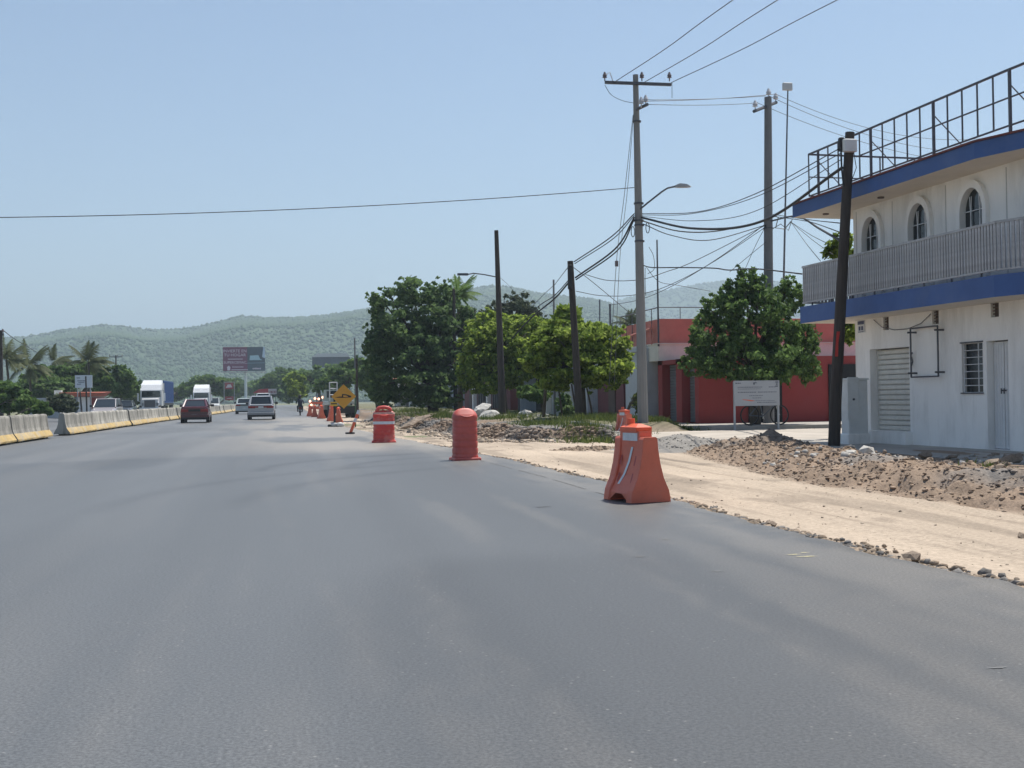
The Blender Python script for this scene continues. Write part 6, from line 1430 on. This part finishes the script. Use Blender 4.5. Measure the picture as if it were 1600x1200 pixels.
# upper right: branch of a tree behind the white building
tree('hidden_tree', 'light green twigs showing between the pole and the white wall', (15.4, 27.8, .1), [(1312, 388, 22, 22, 27.6), (1325, 520, 14, 22, 27.6), (1318, 375, 10, 14, 27.6)], 1500, .10, G_LIME, 51, .05, clump=.4, shell=.2, limbs=7)
# climber / weeds by the walls
tree('wall_creeper', 'small leafless shrub at the foot of the concrete pole', (11.0, 39.6, .2), [(996, 630, 12, 22, 39.6)], 500, .07, G_OLIVE, 52, .03, clump=.3, shell=.1, cat='shrub', limbs=14)
tree('wall_creeper', 'dark vine climbing by the shop front', (12.4, 54.5, .25), [(880, 632, 12, 18, 54.5), (888, 640, 12, 8, 54.2)], 1800, .12, G_DARK, 53, .04, cat='shrub', limbs=5)

# ================================================================== GRASS, STONES, SOIL
gr_m = leaf_mat('grass_blades', (.05, .085, .02), (.19, .22, .065), .3)
def grass(name, patches, seed, lab):
    rg = np.random.RandomState(seed); P = []; Hh = []
    for cx, cy, rx, ry, n, h_ in patches:
        q = rg.normal(size=(n, 2))*.5; P.append(np.stack([cx+q[:, 0]*rx, cy+q[:, 1]*ry], -1)); Hh.append(np.full(n, h_))
    P = np.concatenate(P); Hh = np.concatenate(Hh); m = len(P); z = verge_h(P[:, 0], P[:, 1])-.01
    p = np.stack([P[:, 0], P[:, 1], z], -1); a = rg.rand(m)*2*PI; h_ = Hh*(.4+.9*rg.rand(m)); w_ = .012+.010*rg.rand(m)
    sd = np.stack([np.cos(a), np.sin(a), a*0], -1)*w_[:, None]; ln = np.stack([rg.normal(size=m)*.35*h_, rg.normal(size=m)*.35*h_, h_], -1)
    V = np.stack([p-sd, p+sd, p+sd*.5+ln*.6, p+ln], 1).reshape(-1, 3)
    tag(np_mesh(name, V, np.arange(len(V)).reshape(-1, 4), gr_m, tint=rg.rand(m)), lab, 'grass', kind='stuff')
PT = []
def gp(px, py, rx, ry, n, h_, z=.35): q = G(px, py, z); PT.append((q.x, q.y, rx, ry, n, h_))
gp(950, 664, 1.2, 1.6, 1500, .24); gp(925, 668, .9, 1.2, 700, .2); gp(842, 662, 1.0, 1.4, 900, .18); gp(692, 652, 1.0, 3, 1600, .32); gp(640, 650, 1.0, 4, 700, .22)
PT += [(12.2, 38.5, 1.0, .5, 1100, .17), (11.5, 38.9, 1.0, .7, 700, .2), (12.6, 44, 1.3, 3, 1200, .22), (10.4, 41.5, 1.2, 2.4, 1300, .24), (9.0, 50, 1.6, 4, 900, .22), (9.5, 62, 2, 6, 1000, .25), (9, 85, 2, 12, 1500, .3)]
PT += [(9.3, 15.2, .25, .15, 160, .12), (9.7, 13.6, .3, .2, 220, .13), (9.5, 14.2, .4, .3, 160, .1)]
grass('verge_grass', PT, 61, 'green grass and weeds growing on the verge')
# stones along the broken asphalt edge, each its own object
stone_m = mat('brown_stone', (.235, .18, .135), .95, .3, 7, bump=.4, bscale=30, dirt=(.32, .27, .21), dscale=6, damt=.6)
grey_stone = mat('grey_stone', (.34, .32, .29), .95, .25, 6, bump=.4, bscale=30)
pale_stone = mat('pale_rubble', (.50, .48, .44), .95, .2, 6, bump=.4, bscale=25)
STM = []
rgs = np.random.RandomState(77)
for k in range(10):
    V, Fc = rocks_np(np.zeros((1, 3)), [1.0], rgs, .28, .72)
    me = bpy.data.meshes.new('stone'); me.from_pydata(V.tolist(), [], Fc.tolist()); me.materials.append(stone_m if k < 6 else grey_stone if k < 8 else pale_stone); STM.append(me)
def stone(x, y, s_, k, lab, grp, z=None, nm='stone'):
    o = bpy.data.objects.new(nm, STM[k]); COL.objects.link(o); z = vh(x, y) if z is None else z
    o.location = (x, y, z+s_*.28); o.scale = (s_,)*3; o.rotation_euler = (rn.uniform(-.4, .4), rn.uniform(-.4, .4), rn.uniform(0, 6.3)); tag(o, lab, 'stone', grp)
    return o
rn = random.Random(21)
BIG = [(1196, 810, .075, 'largest brown stone on the asphalt edge near the front water barrier'), (1146, 798, .05, 'upright brown stone next to the largest stone on the asphalt edge'), (1416, 866, .085, 'large brown stone midway along the right part of the asphalt edge'), (1476, 884, .065, 'rounded brown stone right of the large edge stone'), (1352, 853, .055, 'dark stone pair left of the large edge stone'), (1545, 902, .06, 'dark angular stone near the right frame edge on the asphalt edge'), (1505, 893, .055, 'flat brown stone left of the dark angular edge stone'), (1440, 876, .05, 'brown stone between the large and the rounded edge stone'), (1281, 838, .045, 'lone brown stone midway between the two large edge stones'), (1588, 829, .055, 'single brown stone lying out on the dirt lane')]
for px, py, s_, lab in BIG:
    q = G(px, py+ 3, 0); stone(q.x+.05, q.y, s_*.92, rn.randrange(6), lab, 'stones along the asphalt edge')
rg = np.random.RandomState(91); n = 6500; cy = 5.5+29*rg.rand(n)**1.15; S = .006+.036*rg.rand(n)**5+.007*rg.rand(n)
cx = edge_x(cy)+(fbm(cy*1.3, cy*0+3, 4)-.5)*.34+(vnoise(cy*5.5, cy*0+9)-.5)*.07+.02+np.abs(rg.normal(size=n))*.11*(.4+1.2*fbm(cy*.9, cy*0+7, 3))
Vc, Fc = rocks_np(np.stack([cx, cy, np.maximum(verge_h(cx, cy), -.05)+S*.35], -1), S, rg, .33, .75); cc = np.where((rg.rand(n) < .35)[:, None], np.array([.17, .16, .15])[None], np.array([.30, .235, .175])[None])*(.7+.6*rg.rand(n)[:, None])
tag(np_mesh('edge_rubble', Vc, Fc, attr_mat('clod_soil', nscale=30, namt=.25, bump=.3, bscale=60), tri=True, color=np.repeat(cc, 12, 0)), 'crumbled asphalt and small stones along the road edge', 'rubble', kind='stuff')
# rubble row on top of the berm, by the dark pole and the white building
RB = [(1548, 724, .16, 2, 'big angular brown rock on the berm near the right frame edge'), (1578, 716, .17, 0, 'big rounded brown rock beside the angular rock on the berm'), (1562, 733, .11, 4, 'medium brown rock in front of the two big berm rocks'), (1596, 738, .13, 1, 'brown rock cut by the right frame edge'), (1446, 708, .12, 1, 'brown rock on the berm crest below the wall frame'), (1452, 717, .09, 3, 'low brown rock just below the berm crest rock'), (1488, 709, .08, 5, 'small brown rock right of the berm crest grass'), (1520, 707, .07, 7, 'small grey rock left of the big berm rocks'), (1330, 712, .13, 8, 'pale grey slab at the foot of the dark pole'), (1352, 711, .15, 9, 'longest pale slab right of the dark pole foot'), (1372, 712, .11, 6, 'grey rock at the end of the pale slabs')]
for px, py, s_, k, lab in RB:
    q = G(px, py, .20); stone(q.x, q.y, s_, k, lab, 'rocks on the berm', z=vh(q.x, q.y)+.02)
rg = np.random.RandomState(92); n = 260; pts = []
for k in range(n):
    px = 1180+420*rg.rand(); q = G(px, 715-(px-1180)*.001+rg.normal()*4-(4 if px < 1300 else 0), .18); pts.append((q.x, q.y, vh(q.x, q.y)+.01))
S = .025+.055*rg.rand(n)**2.5; Vc, Fc = rocks_np(np.array(pts), S, rg, .33, .75); cc = np.where((rg.rand(n) < .45)[:, None], np.array([.40, .385, .36])[None], np.array([.24, .19, .15])[None])*(.75+.5*rg.rand(n)[:, None])
tag(np_mesh('crest_rubble', Vc, Fc, attr_mat('clod_soil'), tri=True, color=np.repeat(cc, 12, 0)), 'row of small stones and pale rubble on the berm crest', 'rubble', kind='stuff')
# loose clods covering the berm: too many to count
rg = np.random.RandomState(88); n = 12000; cy = 5+25*rg.rand(n)**.9; cx = foot_x(cy)+(.05+2.3*rg.rand(n)**.8); S = .010+.026*rg.rand(n)**4+.010*rg.rand(n)
cz = verge_h(cx, cy); Vc, Fc = rocks_np(np.stack([cx, cy, cz+S*.0], -1), S*1.05, rg, .35, .5)
base_c = verge_col(cx, cy)*(1.08+.35*rg.rand(n)[:, None])
tag(np_mesh('soil_clods', Vc, Fc, attr_mat('clod_soil', nscale=30, namt=.25, bump=.3, bscale=60), tri=True, color=np.repeat(base_c, 12, 0)), 'loose brown clods of dug soil covering the berm', 'soil', kind='stuff')
rg = np.random.RandomState(89); n = 5200; cy = 33.2+rg.rand(n)**1.6*42; cx = bank_x(cy)+rg.normal(size=n)*.55+.35; S = .02+.085*rg.rand(n)**4
cz = verge_h(cx, cy); Vc, Fc = rocks_np(np.stack([cx, cy, cz+S*.2], -1), S, rg, .35, .7); base_c = verge_col(cx, cy)*(.8+.7*rg.rand(n)[:, None])
tag(np_mesh('bank_rubble', Vc, Fc, attr_mat('clod_soil'), tri=True, color=np.repeat(base_c, 12, 0)), 'grey brown rubble along the cut bank beside the trees', 'rubble', kind='stuff')
rg = np.random.RandomState(90); n = 1300; cy = 5+60*rg.rand(n)**1.5; cx = edge_x(cy)+.1+rg.rand(n)**2.2*2.8; S = .004+.014*rg.rand(n)**4; cz = verge_h(cx, cy)
Vc, Fc = rocks_np(np.stack([cx, cy, cz+S*.2], -1), S, rg, .35, .7); base_c = verge_col(cx, cy)*(.6+.5*rg.rand(n)[:, None])
tag(np_mesh('lane_gravel', Vc, Fc, attr_mat('clod_soil'), tri=True, color=np.repeat(base_c, 12, 0)), 'fine gravel scattered over the dirt lane', 'gravel', kind='stuff')
# soil heaps
def heap(name, lab, c, rx, ry, h_, col, seed):
    n = 44; u = np.linspace(-1.25, 1.25, n); A, B = np.meshgrid(u, u); r2 = np.sqrt(A*A+B*B); X = c[0]+A*rx; Y = c[1]+B*ry
    Z = c[2]+h_*np.clip(1-r2, 0, 1)**.85*(.6+.8*fbm(A*3+seed, B*3, 3))+.16*(fbm(A*7+seed, B*7, 3)-.5)*np.clip(1.15-r2, 0, 1)-.06*np.clip(r2-1, 0, 1)*4
    idx = np.arange(n*n).reshape(n, n); Q = np.stack([idx[:-1, :-1], idx[:-1, 1:], idx[1:, 1:], idx[1:, :-1]], -1).reshape(-1, 4)
    V = np.stack([X, Y, Z], -1).reshape(-1, 3); cc = np.array(col)[None]*(.75+.5*fbm(V[:, 0]*4, V[:, 1]*4, 3)[:, None])
    ho = np_mesh(name, V, Q, vm, color=cc); tag(ho, lab, 'soil heap')
    rg = np.random.RandomState(seed+200); m = 900; pick = rg.randint(0, len(V), m); S = .012+.03*rg.rand(m)**3; ok = (r2.ravel()[pick] < 1.1); pick = pick[ok]; S = S[ok]
    Vr, Fr = rocks_np(V[pick]+rg.normal(size=(len(pick), 3))*np.array([.02, .02, .0]), S, rg, .35, .7); lc = np.array(col)[None]*(.8+.5*rg.rand(len(pick), 1))
    tag(np_mesh('gravel', Vr, Fr, attr_mat('clod_soil'), tri=True, color=np.repeat(lc, 12, 0), parent=ho), kind='stuff')
q = G(1222, 700, .1); heap('soil_heap', 'pointed brown soil heap at the mouth of the side street', (q.x, q.y+.5, .07), 1.0, .9, .40, (.22, .175, .14), 1)
q = G(1085, 694, .1); heap('soil_heap', 'grey gravel heap behind the front water barrier', (q.x+.2, q.y+1, .02), 1.5, 1.3, .30, (.25, .235, .215), 2)
q = G(935, 686, .0); heap('soil_heap', 'low grey gravel heap beside the far water barrier', (q.x, q.y+.8, 0), 1.7, 1.0, .36, (.235, .225, .21), 3)
q = G(925, 703, -.05); heap('soil_heap', 'low brown ridge of soil on the dirt lane', (q.x, q.y+.2, -.07), 1.0, .5, .13, (.25, .19, .14), 4)
# concrete debris
b = MB(); q = Vector((9.3, 36.7, .3)); M = Matrix.Translation(q) @ Matrix.Rotation(.12, 4, 'Y') @ Matrix.Rotation(.3, 4, 'Z'); b.bevbox(-.6, .5, -.35, .35, -.12, .10, .02, 0, M); tag(b.build('concrete_slab', mat('pale_slab', (.55, .53, .45), .9, .12, 3)), 'pale concrete slab beside the far water barrier', 'slab')
b = MB(); q = W(830, 656, 50); M = Matrix.Translation((q.x, 50, .38)) @ Matrix.Rotation(-.06, 4, 'Y'); b.bevbox(-.75, .75, -.12, .12, 0, .1, .02, 0, M); tag(b.build('kerb_piece', pale_stone), 'pale kerb piece lying in the grass under the trees', 'kerb')
def chunk(lab, px, py, Y, sx, sy, sz, rz, ry, seed, m):
    rg = np.random.RandomState(seed); c = W(px, py, Y)
    V, Fc = rocks_np(np.zeros((1, 3)), [1.0], rg, .16, 1.0); M = Matrix.Translation(c) @ Matrix.Rotation(ry, 4, 'Y') @ Matrix.Rotation(rz, 4, 'X') @ Matrix.Diagonal((sx, sy, sz, 1))
    me = bpy.data.meshes.new('concrete_chunk'); me.from_pydata([M @ Vector(v) for v in V], [], Fc.tolist()); me.materials.append(m)
    o = bpy.data.objects.new('concrete_chunk', me); COL.objects.link(o); sm = o.modifiers.new('s', 'SUBSURF'); sm.subdivision_type = 'SIMPLE'; sm.levels = 2; sm.render_levels = 2
    tx_ = bpy.data.textures.new('chunk', 'CLOUDS'); tx_.noise_scale = .25; dm = o.modifiers.new('d', 'DISPLACE'); dm.texture = tx_; dm.strength = .12; tag(o, lab, 'concrete chunk', 'broken concrete beside the tall dark pole')
chm = mat('whitewashed_concrete', (.46, .45, .42), .95, .35, 3, bump=.4, bscale=12, dirt=(.22, .20, .18), dscale=3.5, damt=.8)
chunk('upper pale concrete chunk leaning beside the red drum', 753, 640, 54, .72, .5, .28, .1, -.38, 1, chm)
chunk('lower speckled concrete chunk behind the red drum', 763, 651, 53.2, .62, .5, .30, .1, -.25, 2, chm)
chunk('flat brown concrete piece right of the tall dark pole', 808, 657, 50, .5, .5, .10, .1, -.1, 3, stone_m)
chunk('small pale broken block under the carport shrub', 822, 647, 57, .35, .3, .22, .1, .1, 4, pale_stone)
# edge of old kerb along the bank beside the trees
for i, (px, py, Y) in enumerate([(655, 655, 52), (640, 663, 47), (668, 650, 57), (700, 648, 58)]):
    chunk('tilted kerb slab on the bank behind the drums, %s from the road' % ('second', 'first', 'third', 'fourth')[i], px, py, Y, .55, .3, .09, .2, -.35, 20+i, stone_m)

# ================================================================== AIR
b = MB(); b.box(-6500, 6500, -60, 9000, -8, 420)
hz_m = bpy.data.materials.new('haze_air'); hz_m.use_nodes = True; t_ = hz_m.node_tree; t_.nodes.clear()
out = t_.nodes.new('ShaderNodeOutputMaterial'); pv = t_.nodes.new('ShaderNodeVolumePrincipled'); pv.inputs['Density'].default_value = .00040; pv.inputs['Color'].default_value = (.70, .87, 1, 1); pv.inputs['Anisotropy'].default_value = .2
t_.links.new(pv.outputs[0], out.inputs['Volume'])
hzo = b.build('haze', hz_m); tag(hzo, 'pale bluish air haze', 'haze', kind='stuff')
